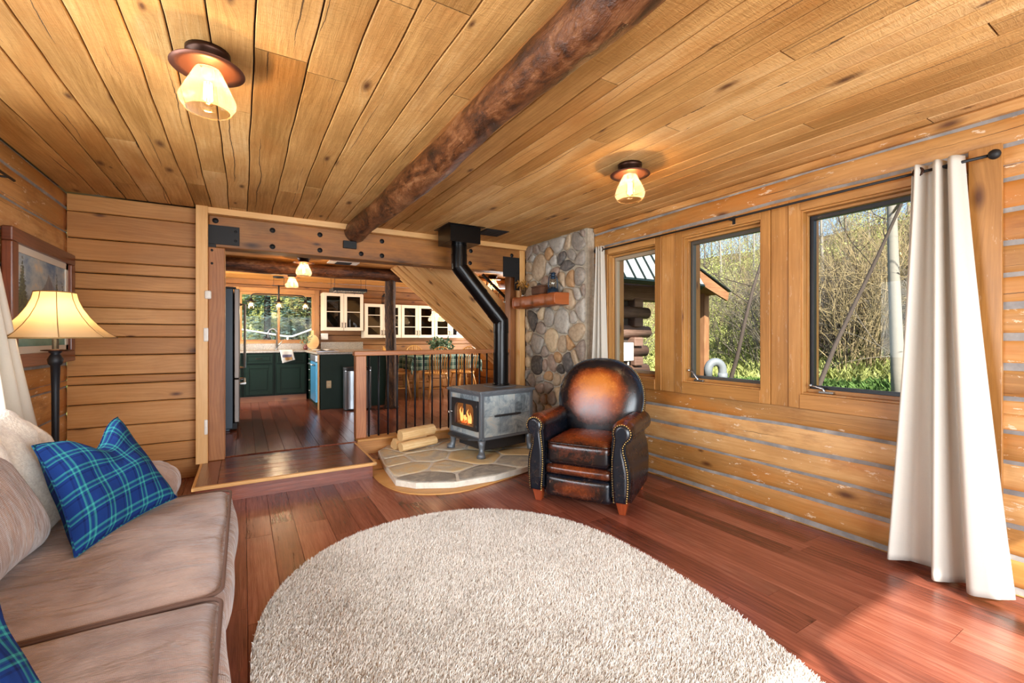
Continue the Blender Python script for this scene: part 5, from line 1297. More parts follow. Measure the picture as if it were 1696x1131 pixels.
b = MB(); b.tube([(-0.122, -0.05, 0.1), (0.122, -0.05, 0.1), (0.122, 0.05, 0.1), (-0.122, 0.05, 0.1), (-0.122, -0.05, 0.1)], 0.009, 7); b.build('rim', M['basket'], bs)
M['dried'] = flat('dried_flower', '#b07a2a', 0.9, var=0.4); M['driedstem'] = flat('dried_stem', '#4a3418', 0.9); M['jar'] = glass('small_jar_glass', (0.8, 0.8, 0.78, 1), 0.1)
df = thing('dried_flowers', 'golden dried flowers in a small glass jar at the left end of the mantel', 'dried flowers', (2.92, 4.60, 1.737))
b = MB(); b.lathe([(0, 0), (0.022, 0), (0.024, 0.01), (0.024, 0.075), (0.018, 0.08)], n=16); b.build('jar', M['jar'], df)
rr = random.Random(12); b = MB(); fb = MB()
for k in range(46):
    a = rr.uniform(0, 6.28); q = rr.uniform(0.01, 0.085); h_ = rr.uniform(0.10, 0.19); x, y = q*math.cos(a), q*math.sin(a)*1.5; 
    b.tube([(0.008*math.cos(a), 0.008*math.sin(a), 0.02), (x*0.5, y*0.5, h_*0.6), (x, y, h_)], 0.0012, 4)
    for j in range(4): fb.ball((x+rr.uniform(-.01, .01), y+rr.uniform(-.01, .01), h_+rr.uniform(-.012, .012)), rr.uniform(0.003, 0.007), 5, 4)
b.build('stems', M['driedstem'], df); fb.build('flower_heads', M['dried'], df)

# ------------------------------------------------------------------ staircase
PH = math.atan(0.83); cp, sp2 = math.cos(PH), math.sin(PH)
sr = thing('staircase', 'pine boarded staircase rising leftwards behind the stove pipe', 'staircase', (3.0, 6.0, KF))
O = Vector((3.0, 6.0, KF)); S0 = Vector((1.76, 0, 2.29))
def TS(u, v, w, off=0.0):   # soffit: v = y, w = out of the underside
    p = S0 + Vector((cp*u - sp2*w, 0, -sp2*u - cp*w)); return (p.x-O.x, v-O.y, p.z-O.z)
L_ = 2.13/sp2
b = MB(); yy = [5.48, 5.60, 5.70, 5.80, 5.98, 6.08, 6.18, 6.30, 6.42, 6.5]; dp = [0, .02, .0, .012, .0, .015, 0, .012, 0]
for k in range(9): strip(b, lambda u, v, w: TS(u, v, w-dp[k]), 0.09, L_-0.02, yy[k]+0.002, yy[k+1]-0.002, 0.03, bev=0.006)
b.build('soffit', M['stairw'], sr)
b = MB(); strip(b, lambda u, v, w: TS(u, v, w), 0.29, L_-0.15, 6.5, 6.55, 0.22, bev=0.004); b.build('stringer', M['trimw'], sr)
def TP(u, v, w):            # side panel: v = height measured square to the slope
    p = S0 + Vector((cp*u + sp2*v, 0, -sp2*u + cp*v)); return (p.x-O.x, 5.46-w-O.y, p.z-O.z)
b = MB(); vv_ = [0.0, 0.035, 0.07, 0.27, 0.47]; dq = [0, -0.012, -0.02, -0.02]
for k in range(4): strip(b, lambda u, v, w: TP(u, v, w+dq[k]), vv_[k+1]*cp/sp2+0.03, L_-0.03, vv_[k]+0.001, vv_[k+1]-0.001, 0.03, bev=0.005)
b.build('side_panel', M['stairw'], sr)
for k in range(10):
    x = 4.25-0.25*k; z = KF+0.2075*(k+1); 
    if z > 2.1: break
    b = MB(); b.box(x+0.03-O.x, x+0.30-O.x, 5.53-O.y, 6.5-O.y, z-0.035-O.z, z-O.z); b.build('tread', M['floor'], sr)
b = MB(); b.tube([(3.34-O.x, 6.5-O.y, 2.27-O.z), (4.35-O.x, 6.5-O.y, 1.44-O.z)], 0.024, 10); b.build('handrail', M['black'], sr)
for k in range(9):
    x = 3.42+k*0.11; z = 2.27-(x-3.34)*0.83; b = MB(); b.tube([(x-O.x, 6.5-O.y, z-O.z), (x-O.x, 6.5-O.y, max(z-0.92, KF+0.02)-O.z)], 0.008, 6); b.build('baluster', M['blackiron'], sr)

# ------------------------------------------------------------------ kitchen
fr = thing('refrigerator', 'tall stainless refrigerator with dark side panel left in the kitchen', 'refrigerator', (-0.44, 6.65, KF))
b = MB(); b.box(-0.36, 0.33, -0.45, 0.45, 0.03, 1.68); b.box(-0.34, 0.30, -0.43, 0.43, 0.0, 0.03); b.build('body', M['darksteel'], fr, bevel=0.006)
for (y0, y1) in ((-0.45, -0.003), (0.003, 0.45)):
    b = MB(); b.box(0.34, 0.395, y0, y1, 0.62, 1.68); d_ = b.build('door', M['fridgefront'], fr, bevel=0.008)
    hy_ = -0.06 if y0 < -0.1 else 0.06
    b = MB(); b.tube([(0.395, hy_, 0.72), (0.45, hy_, 0.72), (0.45, hy_, 1.52), (0.395, hy_, 1.52)], 0.014, 8, smooth=False); b.build('handle', M['chrome'], d_)
b = MB(); b.box(0.34, 0.395, -0.45, 0.45, 0.10, 0.612); d_ = b.build('freezer_drawer', M['fridgefront'], fr, bevel=0.008)
b = MB(); b.tube([(0.395, -0.36, 0.55), (0.45, -0.36, 0.55), (0.45, 0.36, 0.55), (0.395, 0.36, 0.55)], 0.014, 8, smooth=False); b.build('handle', M['chrome'], d_)
b = MB(); b.box(0.30, 0.37, -0.42, 0.42, 0.02, 0.09); b.box(0.24, 0.36, -0.44, -0.36, 1.68, 1.70); b.build('grille', M['black'], fr)

def raised(b, x0, x1, z0, z1, y, w=0.05):
    """framed panel facing -y at y"""
    b.box(x0, x1, y, y+0.018, z0, z1)
    b.box(x0, x0+w, y-0.008, y, z0, z1); b.box(x1-w, x1, y-0.008, y, z0, z1); b.box(x0+w, x1-w, y-0.008, y, z0, z0+w); b.box(x0+w, x1-w, y-0.008, y, z1-w, z1)
    if x1-x0 > 3*w and z1-z0 > 2.6*w: b.box(x0+w*1.5, x1-w*1.5, y-0.006, y, z0+w*1.5, z1-w*1.5)
def base_cab(x0, x1, label, y=8.72):
    o = thing('base_cabinet', label, 'cabinet', ((x0+x1)/2, y, KF), 0, 'green base cabinets under the kitchen window'); w = (x1-x0)/2
    b = MB(); b.box(-w+0.002, w-0.002, 0.0, 0.60, 0.10, 0.84); b.box(-w, w, 0.05, 0.60, 0, 0.10); b.build('body', M['green'], o)
    b = MB(); raised(b, -w+0.03, w-0.03, 0.66, 0.81, -0.022, 0.03); d_ = b.build('drawer', M['green'], o, bevel=0.004)
    b = MB(); raised(b, -w+0.03, w-0.03, 0.13, 0.63, -0.022, 0.055); e_ = b.build('door', M['green'], o, bevel=0.004)
    b = MB(); b.tube([(-0.05, -0.03, 0.74), (-0.05, -0.05, 0.74), (0.05, -0.05, 0.74), (0.05, -0.03, 0.74)], 0.004, 6); b.build('pull', M['bronze'], d_)
    b = MB(); b.box(-w, w, 0.035, 0.052, 0.0, 0.095); b.build('toe_board', M['rail'], o)
base_cab(-0.47, -0.01, 'dark green base cabinet half hidden by the refrigerator handle'); base_cab(-0.01, 0.455, 'dark green base cabinet with drawer and raised door, below the left half of the window'); base_cab(0.455, 0.96, 'dark green base cabinet with drawer and raised door, beside the dishwasher corner')
ct = thing('countertop', 'pale stone worktop running under the kitchen window and along the peninsula', 'countertop', (0.6, 8.9, KF+0.84))
b = MB(); b.prism([(-0.85-0.6, 9.34-8.9), (-0.85-0.6, 8.68-8.9), (0.93-0.6, 8.68-8.9), (0.95-0.6, 7.31-8.9), (2.06-0.6, 7.31-8.9), (2.06-0.6, 9.34-8.9)], 0.0, 0.035); b.build('slab', M['granite'], ct, bevel=0.006)
b = MB(); b.box(-0.85-0.6, 1.2-0.6, 9.28-8.9, 9.305-8.9, 0.035, 0.15); b.box(1.27-0.6, 2.06-0.6, 9.28-8.9, 9.305-8.9, 0.035, 0.17); b.build('backsplash', M['granite'], ct)
pe = thing('kitchen_peninsula', 'dark green kitchen peninsula with a wide end panel facing the railing', 'cabinet', (1.5, 8.0, KF))
b = MB(); b.box(-0.50, 0.52, -0.64, 1.34, 0.0, 0.84); b.build('body', M['green'], pe, bevel=0.003)
b = MB(); b.box(-0.515, 0.53, -0.655, -0.64, 0.0, 0.84); b.build('end_panel', M['green'], pe, bevel=0.002)
b = MB(); b.box(-0.53, -0.50, -0.655, -0.60, 0.0, 0.84); b.build('corner_post', M['trimw'], pe)
for k in range(4):
    b = MB(); b.box(-0.522, -0.50, 0.10, 0.60, 0.12+k*0.178, 0.285+k*0.178); d_ = b.build('drawer', M['green'], pe, bevel=0.004)
    b = MB(); b.tube([(-0.522, 0.3, 0.20+k*0.178), (-0.545, 0.3, 0.20+k*0.178), (-0.545, 0.42, 0.20+k*0.178), (-0.522, 0.42, 0.20+k*0.178)], 0.004, 6); b.build('pull', M['chrome'], d_)
M['bluereflect'] = flat('blue_reflection_steel', '#4f9cc4', 0.3, 0.5)  # blue reflection on the stainless door painted into its base colour
dw = thing('dishwasher', 'dishwasher with a steel front, blue reflection painted on, at the corner of the peninsula', 'dishwasher', (0.985, 7.72, KF))
b = MB(); b.box(-0.045, 0.0, -0.29, 0.29, 0.10, 0.72); b.build('door', M['bluereflect'], dw, bevel=0.006)
b = MB(); b.box(-0.05, 0.0, -0.29, 0.29, 0.725, 0.83); b.build('control_panel', M['stainless'], dw, bevel=0.006)
b = MB(); b.tube([(-0.045, -0.24, 0.68), (-0.085, -0.24, 0.68), (-0.085, 0.24, 0.68), (-0.045, 0.24, 0.68)], 0.010, 8); b.build('handle', M['chrome'], dw)
def plate(label, loc, w=0.07, h=0.115, cat='outlet', mat='trimw', nm='outlet_plate'):
    o = thing(nm, label, cat, loc); b = MB(); b.cushion(-w/2, w/2, -0.006, 0.001, -h/2, h/2, 0.004, n=4); b.build('plate', M[mat], o)
    b = MB()
    for z in (-0.025, 0.025): b.cushion(-0.016, 0.016, -0.010, -0.004, z-0.015, z+0.015, 0.006, n=4)
    b.build('socket', M[mat], o)
M['almond'] = flat('almond_plastic', '#c9b48c', 0.4)
plate('almond outlet on the green end of the peninsula', (1.12, 7.344, 0.52), mat='almond'); plate('white double outlet on the wall below the first white cabinet', (1.34, 9.305, 1.26), 0.13, 0.12, mat='white')
# faucet
fc = thing('kitchen_faucet', 'tall arched steel kitchen faucet in front of the window', 'faucet', (0.51, 9.12, KF+0.875))
b = MB(); b.lathe([(0.0, 0), (0.03, 0), (0.03, 0.01), (0.018, 0.03), (0.0, 0.03)], n=16); b.tube([(0, 0, 0.02), (0, 0, 0.30)]+[(-0.07+0.07*math.cos(a), -0.02, 0.30+0.08*math.sin(a)) for a in np.linspace(0.2, 3.0, 9)]+[(-0.145, -0.02, 0.22)], 0.014, 10); b.build('spout', M['stainless'], fc)
b = MB(); b.tube([(0.01, 0, 0.06), (0.09, -0.01, 0.17)], [0.012, 0.008], 8); b.build('lever', M['chrome'], fc)
M['towel'] = flat('printed_towel', '#c8c4bc', 0.9, var=0.25); M['towelb'] = flat('towel_print', '#a87c4a', 0.9, var=0.4); M['toweld'] = flat('towel_print_dark', '#5a5468', 0.9, var=0.4)
tw = thing('kitchen_towel', 'printed towel hanging over the worktop edge in front of the faucet', 'towel', (0.62, 8.66, KF+0.875))
b = MB()
tp_ = [(0.10, 0.006), (0.0, 0.008), (-0.012, -0.01), (-0.016, -0.08), (-0.020, -0.14), (-0.02, -0.19)]
ids = b.grid(lambda u, v: (-0.11+0.20*u+0.06*v, (lambda k: tp_[int(k)][0]*(1-k % 1)+tp_[min(5, int(k)+1)][0]*(k % 1))(min(v*5, 4.999))-0.004*math.sin(u*8), (lambda k: tp_[int(k)][1]*(1-k % 1)+tp_[min(5, int(k)+1)][1]*(k % 1))(min(v*5, 4.999))*(0.85+0.3*(1-u) if v > 0.4 else 1)), 16, 25)
b.build('cloth', M['towel'], tw).modifiers.new('solid', 'SOLIDIFY').thickness = 0.004
b = MB(); b.grid(lambda u, v: (-0.06+0.11*u+0.05*(0.9+0.1*v), -0.0265-0.004*math.sin(u*8), -0.12-0.05*v+0.01*u), 6, 4); b.grid(lambda u, v: (-0.05+0.14*u, -0.024-0.004*math.sin(u*8), -0.07-0.05*v), 6, 4, mi=1); b.build('print', [M['towelb'], M['toweld']], tw)
bk_ = thing('open_book', 'open white book lying on the peninsula worktop', 'book', (1.15, 8.1, KF+0.876), 0.3)
for s_ in (-1, 1):
    b = MB(); b.grid(lambda u, v: (s_*0.15*u, -0.11+0.22*v, 0.006+0.022*math.sin(u*2.6)*(1-0.3*u)), 8, 2); b.grid(lambda u, v: (s_*0.15*u, -0.11+0.22*v, 0.002), 8, 2); b.build('page_block', M['white'], bk_)
b = MB(); b.box(-0.155, 0.155, -0.115, 0.115, 0, 0.003); b.build('cover', M['bluemetal'], bk_)
M['paper'] = flat('blue_paper', '#b4c4dc', 0.7)
pp = thing('paper_stack', 'pale bluish papers on the worktop corner above the dishwasher', 'papers', (1.12, 7.62, KF+0.876), 0.1)
b = MB(); b.box(-0.12, 0.10, -0.14, 0.12, 0, 0.003); b.box(-0.08, 0.16, -0.16, 0.08, 0.003, 0.006); b.build('sheet', M['paper'], pp)
cbd = thing('cutting_board', 'round handled wooden cutting board leaning beside the kitchen window', 'cutting board', (1.12, 9.2, KF+0.876))
b = MB(); pts = [(0.11*math.cos(a), 0.14+0.14*math.sin(a)) for a in np.linspace(math.radians(105), math.radians(435), 26)]; pts = [(-0.022, 0.275), *[p for p in pts if p[1] < 0.27 or abs(p[0]) > 0.03], (0.022, 0.275), (0.02, 0.36), (-0.02, 0.36)]
b.prism([(a, max(0, c)) for a, c in pts], 0, 0.018, T=lambda a, c, d: (a, 0.07*c/0.36*1.0-d+0.0, c)); b.build('board', M['split'], cbd)
M['leafgrey'] = flat('sage_leaf', '#7c9a7a', 0.7, var=0.3); M['leafd'] = flat('dark_leaf', '#2f4a30', 0.6, var=0.3); M['redpot'] = flat('dark_red_vase', '#5a2018', 0.4)
def bouquet(o, n, r, h0, h1, mat, leaf=0.03, seed=1, sq=1.0, stem='driedstem'):
    rr = random.Random(seed); b = MB(); f = MB()
    for k in range(n):
        a = rr.uniform(0, 6.28); q = r*math.sqrt(rr.random()); z = rr.uniform(h0, h1); x, y = q*math.cos(a), q*math.sin(a)*sq
        b.tube([(0, 0, h0*0.3), (x*0.45, y*0.45, z*0.65), (x, y, z)], 0.0015, 4)
        for j in range(6):
            c = Vector((x, y, z))*(0.72+0.07*j)+Vector([rr.uniform(-leaf, leaf)*0.6 for _ in range(3)]); d1 = Vector([rr.uniform(-1, 1) for _ in range(3)]).normalized()*leaf; d2 = d1.cross(Vector([rr.uniform(-1, 1) for _ in range(3)])).normalized()*leaf*0.4
            f.face([f.vert(c-d1*0.6), f.vert(c+d2), f.vert(c+d1), f.vert(c-d2)])
    b.build('stems', M[stem], o); f.build('leaves', M[mat], o)
sg = thing('sprig_vase', 'small dark vase with pale green sprigs by the kitchen window corner', 'vase', (0.98, 9.05, KF+0.876))
b = MB(); b.lathe([(0, 0), (0.03, 0), (0.04, 0.03), (0.03, 0.07), (0.015, 0.09), (0.018, 0.1)], n=16); b.build('vase', M['redpot'], sg); bouquet(sg, 14, 0.10, 0.12, 0.27, 'leafgrey', 0.025, 4)

# glazed wall cabinets
def wall_cab(x0, x1, z0, z1, label, nsh, y=9.02, depth=0.285):
    o = thing('wall_cabinet', label, 'cabinet', ((x0+x1)/2, y, z0), 0, 'cream glazed wall cabinets'); w = (x1-x0)/2; h_ = z1-z0; t = 0.018
    b = MB(); b.box(-w, w, depth-t, depth, 0, h_); b.box(-w, -w+t, 0, depth-t, 0, h_); b.box(w-t, w, 0, depth-t, 0, h_); b.box(-w+t, w-t, 0, depth-t, 0, t); b.box(-w+t, w-t, 0, depth-t, h_-t, h_)
    for k in range(1, nsh+1): b.box(-w+t, w-t, 0.03, depth-t, h_*k/(nsh+1)-0.008, h_*k/(nsh+1)+0.008)
    b.box(-0.01, 0.01, 0, 0.02, 0, h_); b.build('body', M['cream'], o, bevel=0.002)
    for s_ in (-1, 1):
        a0, a1 = (-w+0.006, -0.004) if s_ < 0 else (0.004, w-0.006); f = 0.058; b = MB()
        b.box(a0, a0+f, -0.02, 0, 0.006, h_-0.006); b.box(a1-f, a1, -0.02, 0, 0.006, h_-0.006); b.box(a0+f, a1-f, -0.02, 0, 0.006, 0.006+f); b.box(a0+f, a1-f, -0.02, 0, h_-0.006-f, h_-0.006)
        for k in range(1, nsh+1): b.box(a0+f, a1-f, -0.016, -0.004, h_*k/(nsh+1)-0.007, h_*k/(nsh+1)+0.007)
        d_ = b.build('door', M['cream'], o, bevel=0.002)
        b = MB(); b.box(a0+f-0.003, a1-f+0.003, -0.010, -0.007, f, h_-f); b.build('pane', M['cabglass'], d_)
        hx_ = a1-0.026 if s_ < 0 else a0+0.026
        b = MB(); b.tube([(hx_, -0.02, 0.06), (hx_, -0.045, 0.075), (hx_, -0.045, 0.135), (hx_, -0.02, 0.15)], 0.007, 7); b.build('handle', M['black'], d_)
wall_cab(1.27, 2.01, 1.37, 2.09, 'cream glazed wall cabinet nearest the kitchen window, hung higher than the rest', 1)
wall_cab(2.03, 2.76, 1.23, 1.91, 'cream glazed wall cabinet half hidden behind the bark covered post', 2)
wall_cab(2.762, 3.48, 1.23, 1.91, 'cream glazed wall cabinet above the dining chairs, left of the pendant', 2)
wall_cab(3.482, 4.20, 1.23, 1.91, 'cream glazed wall cabinet farthest right, partly cut off by the staircase', 2)
bl_ = thing('black_lantern', 'small black lantern standing on top of the wall cabinets beside the bark post', 'lantern', (2.45, 9.12, 1.915))
b = MB(); b.lathe([(0, 0), (0.06, 0), (0.06, 0.02), (0.05, 0.025), (0, 0.025)], n=6); b.lathe([(0.0, 0.22), (0.02, 0.20), (0.065, 0.15), (0.05, 0.15), (0, 0.16)], n=6)
for k in range(6): a = k*math.pi/3; b.tube([(0.05*math.cos(a), 0.05*math.sin(a), 0.02), (0.05*math.cos(a), 0.05*math.sin(a), 0.155)], 0.005, 5)
b.tube([(0.03*math.cos(a), 0, 0.23+0.03*math.sin(a)) for a in np.linspace(0, 6.28, 13)], 0.004, 5); b.build('cage', M['black'], bl_)
# pot rack
pr_ = thing('pot_rack', 'black wire pot rack hanging from the kitchen ceiling by hooks', 'pot rack', (1.53, 8.0, KH))
b = MB()
for y in (-0.2, 0.2): b.box(-0.27, 0.27, y-0.004, y+0.004, -0.285, -0.235)
for x in (-0.27, 0.27): b.box(x-0.004, x+0.004, -0.2, 0.2, -0.285, -0.235)
b.build('frame', M['black'], pr_)
b = MB()
for k in range(13): b.tube([(-0.26+k*0.0433, -0.2, -0.28), (-0.26+k*0.0433, 0.2, -0.28)], 0.004, 5)
for k in range(5): b.tube([(-0.27, -0.16+k*0.08, -0.276), (0.27, -0.16+k*0.08, -0.276)], 0.004, 5)
b.build('wire_grid', M['chrome'], pr_)
for x in (-0.25, 0.25):
    for y in (-0.18, 0.18):
        b = MB(); b.tube([(x, y, -0.24), (x+0.004, y, -0.10), (x, y, -0.05), (x, y, 0.0)], 0.003, 5); b.build('chain', M['blackiron'], pr_)
for x in (-0.2, -0.08, 0.06, 0.2):
    b = MB(); b.tube([(x, -0.2, -0.28), (x, -0.2, -0.32)]+[(x, -0.2-0.015+0.015*math.cos(a), -0.32-0.015*math.sin(a)) for a in np.linspace(0, 3.6, 7)], 0.003, 5); b.build('hook', M['blackiron'], pr_)
vt = thing('ceiling_vent', 'rectangular white metal vent in the kitchen ceiling beside the first light', 'vent', (1.2, 6.62, KH))
b = MB(); b.box(-0.20, 0.20, -0.12, 0.12, -0.012, 0); b.build('frame', M['white'], vt, bevel=0.003)
b = MB(); b.box(-0.10, 0.10, -0.09, 0.09, -0.016, -0.011)
for k in range(6): b.box(-0.10, 0.10, -0.085+k*0.032, -0.07+k*0.032, -0.021, -0.015)
b.build('louver', M['darksteel'], vt)
# trash can
tc = thing('trash_can', 'tall stainless trash can in front of the green peninsula', 'trash can', (1.50, 7.14, KF))
b = MB(); pts = [(0.20*math.copysign(abs(math.cos(a))**0.5, math.cos(a)), 0.13*math.copysign(abs(math.sin(a))**0.6, math.sin(a))) for a in np.linspace(0, 2*math.pi, 33)[:-1]]
b.prism(pts, 0.02, 0.60); b.build('body', M['stainless'], tc, bevel=0.006)
b = MB(); b.prism([(x*1.02, y*1.02) for x, y in pts], 0.60, 0.65); b.prism([(x*1.0, y*1.0) for x, y in pts], 0, 0.025); b.build('lid', M['black'], tc, bevel=0.01)
b = MB(); b.box(-0.06, 0.06, -0.17, -0.12, 0.015, 0.03); b.build('pedal', M['chrome'], tc)

# dining set
def windsor(label, loc, rz):
    o = thing('windsor_chair', label, 'chair', loc, rz, 'golden Windsor chairs around the dining table')
    b = MB(); pts = [(0.215*math.copysign(abs(math.cos(a))**0.8, math.cos(a)), 0.205*math.copysign(abs(math.sin(a))**0.75, math.sin(a))) for a in np.linspace(0, 2*math.pi, 29)[:-1]]
    b.prism(pts, 0.425, 0.46); b.build('seat', M['chairw'], o, bevel=0.012)
    for sx in (-1, 1):
        for sy in (-1, 1):
            b = MB(); b.tube([(sx*0.215, sy*0.20, 0), (sx*0.195, sy*0.18, 0.12), (sx*0.175, sy*0.16, 0.25), (sx*0.14, sy*0.13, 0.43)], [0.011, 0.016, 0.021, 0.013], 9); b.build('leg', M['chairw'], o)
    b = MB(); 
    for sx in (-1, 1): b.tube([(sx*0.19, -0.175, 0.17), (sx*0.19, 0, 0.17), (sx*0.19, 0.175, 0.17)], [0.009, 0.015, 0.009], 8)
    b.tube([(-0.19, 0, 0.17), (0, 0, 0.17), (0.19, 0, 0.17)], [0.009, 0.015, 0.009], 8); b.build('stretcher', M['chairw'], o)
    b = MB(); hoop = [(-0.175, 0.15, 0.455)]; 
    for k in range(17):
        a = math.pi-math.pi*k/16; hoop.append((0.20*math.cos(a), 0.185+0.07*(0.3+0.7*math.sin(a)), 0.73+0.20*math.sin(a)))
    hoop.append((0.175, 0.15, 0.455)); b.tube(hoop, 0.011, 8); b.build('hoop', M['chairw'], o)
    b = MB()
    for k in range(7):
        x = -0.12+k*0.04; tx_ = x*1.25; top = 0.73+0.2*math.sqrt(max(0, 1-(tx_/0.2)**2)); b.tube([(x, 0.165, 0.45), ((x+tx_)/2, 0.19, 0.66), (tx_, 0.22+0.03*(top-0.73)/0.2, top)], [0.008, 0.0105, 0.006], 7)
    b.build('spindles', M['chairw'], o)
    return o
windsor('golden Windsor chair on the near side of the dining table, left of the two', (3.02, 7.74, KF), math.radians(180))
windsor('golden Windsor chair on the near side of the dining table, nearest the stove pipe', (3.58, 7.80, KF), math.radians(186))
windsor('golden Windsor chair at the left end of the dining table beside the bark post', (2.45, 8.22, KF), math.radians(84))
windsor('golden Windsor chair on the far side of the dining table below the cabinets', (3.12, 8.98, KF), math.radians(4))
dt = thing('dining_table', 'wooden dining table under a green checked cloth', 'table', (3.33, 8.36, KF))
b = MB(); b.box(-0.66, 0.66, -0.39, 0.39, 0.71, 0.74); b.build('tabletop', M['chairw'], dt)
for sx in (-1, 1):
    for sy in (-1, 1): b = MB(); b.tube([(sx*0.57, sy*0.31, 0), (sx*0.57, sy*0.31, 0.3), (sx*0.57, sy*0.31, 0.71)], [0.03, 0.04, 0.03], 10); b.build('leg', M['chairw'], dt)
b = MB(); b.box(-0.58, 0.58, -0.33, 0.33, 0.63, 0.71); b.build('apron', M['chairw'], dt)
tcl = thing('tablecloth', 'green and cream checked cloth draped over the dining table', 'tablecloth', (3.33, 8.36, KF+0.742))
def clf(u, v):
    x = (u-0.5)*2*(0.66+0.26); y = (v-0.5)*2*(0.39+0.26); ex, ey = max(0, abs(x)-0.67), max(0, abs(y)-0.40)
    d = max(ex, ey)*1.0+0.35*min(ex, ey); X_ = math.copysign(min(abs(x), 0.67)+0.012*(ex > 0)+0.02*math.sin(y*22)*(ex > 0.05)+0.25*min(ex, ey)*(ex > 0), x); Y_ = math.copysign(min(abs(y), 0.40)+0.012*(ey > 0)+0.02*math.sin(x*20)*(ey > 0.05)+0.25*min(ex, ey)*(ey > 0), y)
    return (X_, Y_, 0.004-d)
b = MB(); b.grid(clf, 60, 48, uvf=lambda u, v: (u*1.84, v*1.3)); b.build('cloth', M['tcloth'], tcl)
cp_ = thing('table_centrepiece', 'leafy green centrepiece in a pot on the dining table', 'plant', (3.38, 8.42, KF+0.75))
b = MB(); b.lathe([(0, 0), (0.06, 0), (0.08, 0.05), (0.075, 0.1), (0.065, 0.1)], n=18); b.build('pot', M['white'], cp_); bouquet(cp_, 60, 0.26, 0.12, 0.34, 'leafd', 0.05, 8); bouquet(cp_, 16, 0.22, 0.14, 0.33, 'leafgrey', 0.045, 9)

# ------------------------------------------------------------------ outside
def ground_h(x, y):
    h_ = -0.45+0.2*min(1, max(0, (x-6.5)/3)); t = max(0, x-11.5); h_ += 0.30*t if t < 40 else 12.0+0.03*(t-40)
    t2 = max(0, y-12.5); h_ += min(0.38*t2, 12)*max(0, min(1, (9-x)/8))
    return h_ + 0.10*math.sin(x*0.9+y*0.6)*min(1, max(0, x-6)/4) + 0.25*math.sin(x*0.35-y*0.22)*min(1, max(0, x-9)/5)
def terrain():
    t = NT('hillside'); o = t.obj(); n = t.noise(o, 0.55, 8, 0.65); n2 = t.noise(o, 4.5, 6, 0.7); n3 = t.noise(o, 0.16, 3)
    f = t.math('ADD', t.math('MULTIPLY', n, 0.5), t.math('MULTIPLY', n2, 0.5))
    t.set(Base_Color=t.mix(t.ramp(n3, [(0.36, (0,0,0)), (0.58, (1,1,1))]), t.ramp(f, [(0.3, lin('#4d5a26')), (0.45, lin('#7f8c42')), (0.58, lin('#a5a95c')), (0.7, lin('#c2b888'))]), t.ramp(f, [(0.3, lin('#4e4228')), (0.5, lin('#85744e')), (0.7, lin('#b3a27c'))])), Roughness=1.0, Specular_IOR_Level=0.05)
    t.bump(n2, 1.0, 0.3); return t.m
M['terrain'] = terrain()
gx = np.concatenate([np.arange(-30, 4, 2.0), np.arange(4, 30, 0.6), np.arange(30, 90, 2.5)]); gy = np.concatenate([np.arange(-30, 0, 2.5), np.arange(0, 30, 0.7), np.arange(30, 90, 2.5)])
V = np.array([[x, y, ground_h(x, y)] for x in gx for y in gy]); ny_ = len(gy)
Q = np.array([[i*ny_+j, (i+1)*ny_+j, (i+1)*ny_+j+1, i*ny_+j+1] for i in range(len(gx)-1) for j in range(ny_-1)])
gr = np_mesh('ground', V, Q, M['terrain']); gr['kind'] = 'structure'; 
for p in gr.data.polygons: p.use_smooth = True

M['twig'] = flat('grey_twig', '#7d7263', 0.9, var=0.3); M['twigdark'] = flat('dark_twig', '#4c4038', 0.9, var=0.3); M['twigtan'] = flat('tan_twig', '#a5916a', 0.9, var=0.25)
M['lime'] = flat('spring_leaf', '#a8ac62', 0.8, var=0.35); M['grass'] = flat('spring_grass', '#5c7a38', 0.8, var=0.5); M['needle'] = flat('pine_needle', '#3f5a34', 0.8, var=0.4); M['needleb'] = flat('blue_spruce_needle', '#6c8a80', 0.8, var=0.35)
def birch():
    t = NT('birch_bark'); s = t.sep(t.uv()); n = t.noise(t.mp(t.uv(), (22, 5, 1)), 1, 4, 0.7); n2 = t.noise(t.mp(t.uv(), (3.2, 1.6, 1)), 1, 5, 0.6)
    m = t.math('MAXIMUM', t.math('GREATER_THAN', n, 0.66), t.math('GREATER_THAN', n2, 0.64))
    t.set(Base_Color=t.mix(m, lin('#8f887c'), lin('#241f1b')), Roughness=0.8); t.bump(n, 0.4, 0.01); return t.m
M['birch'] = birch()
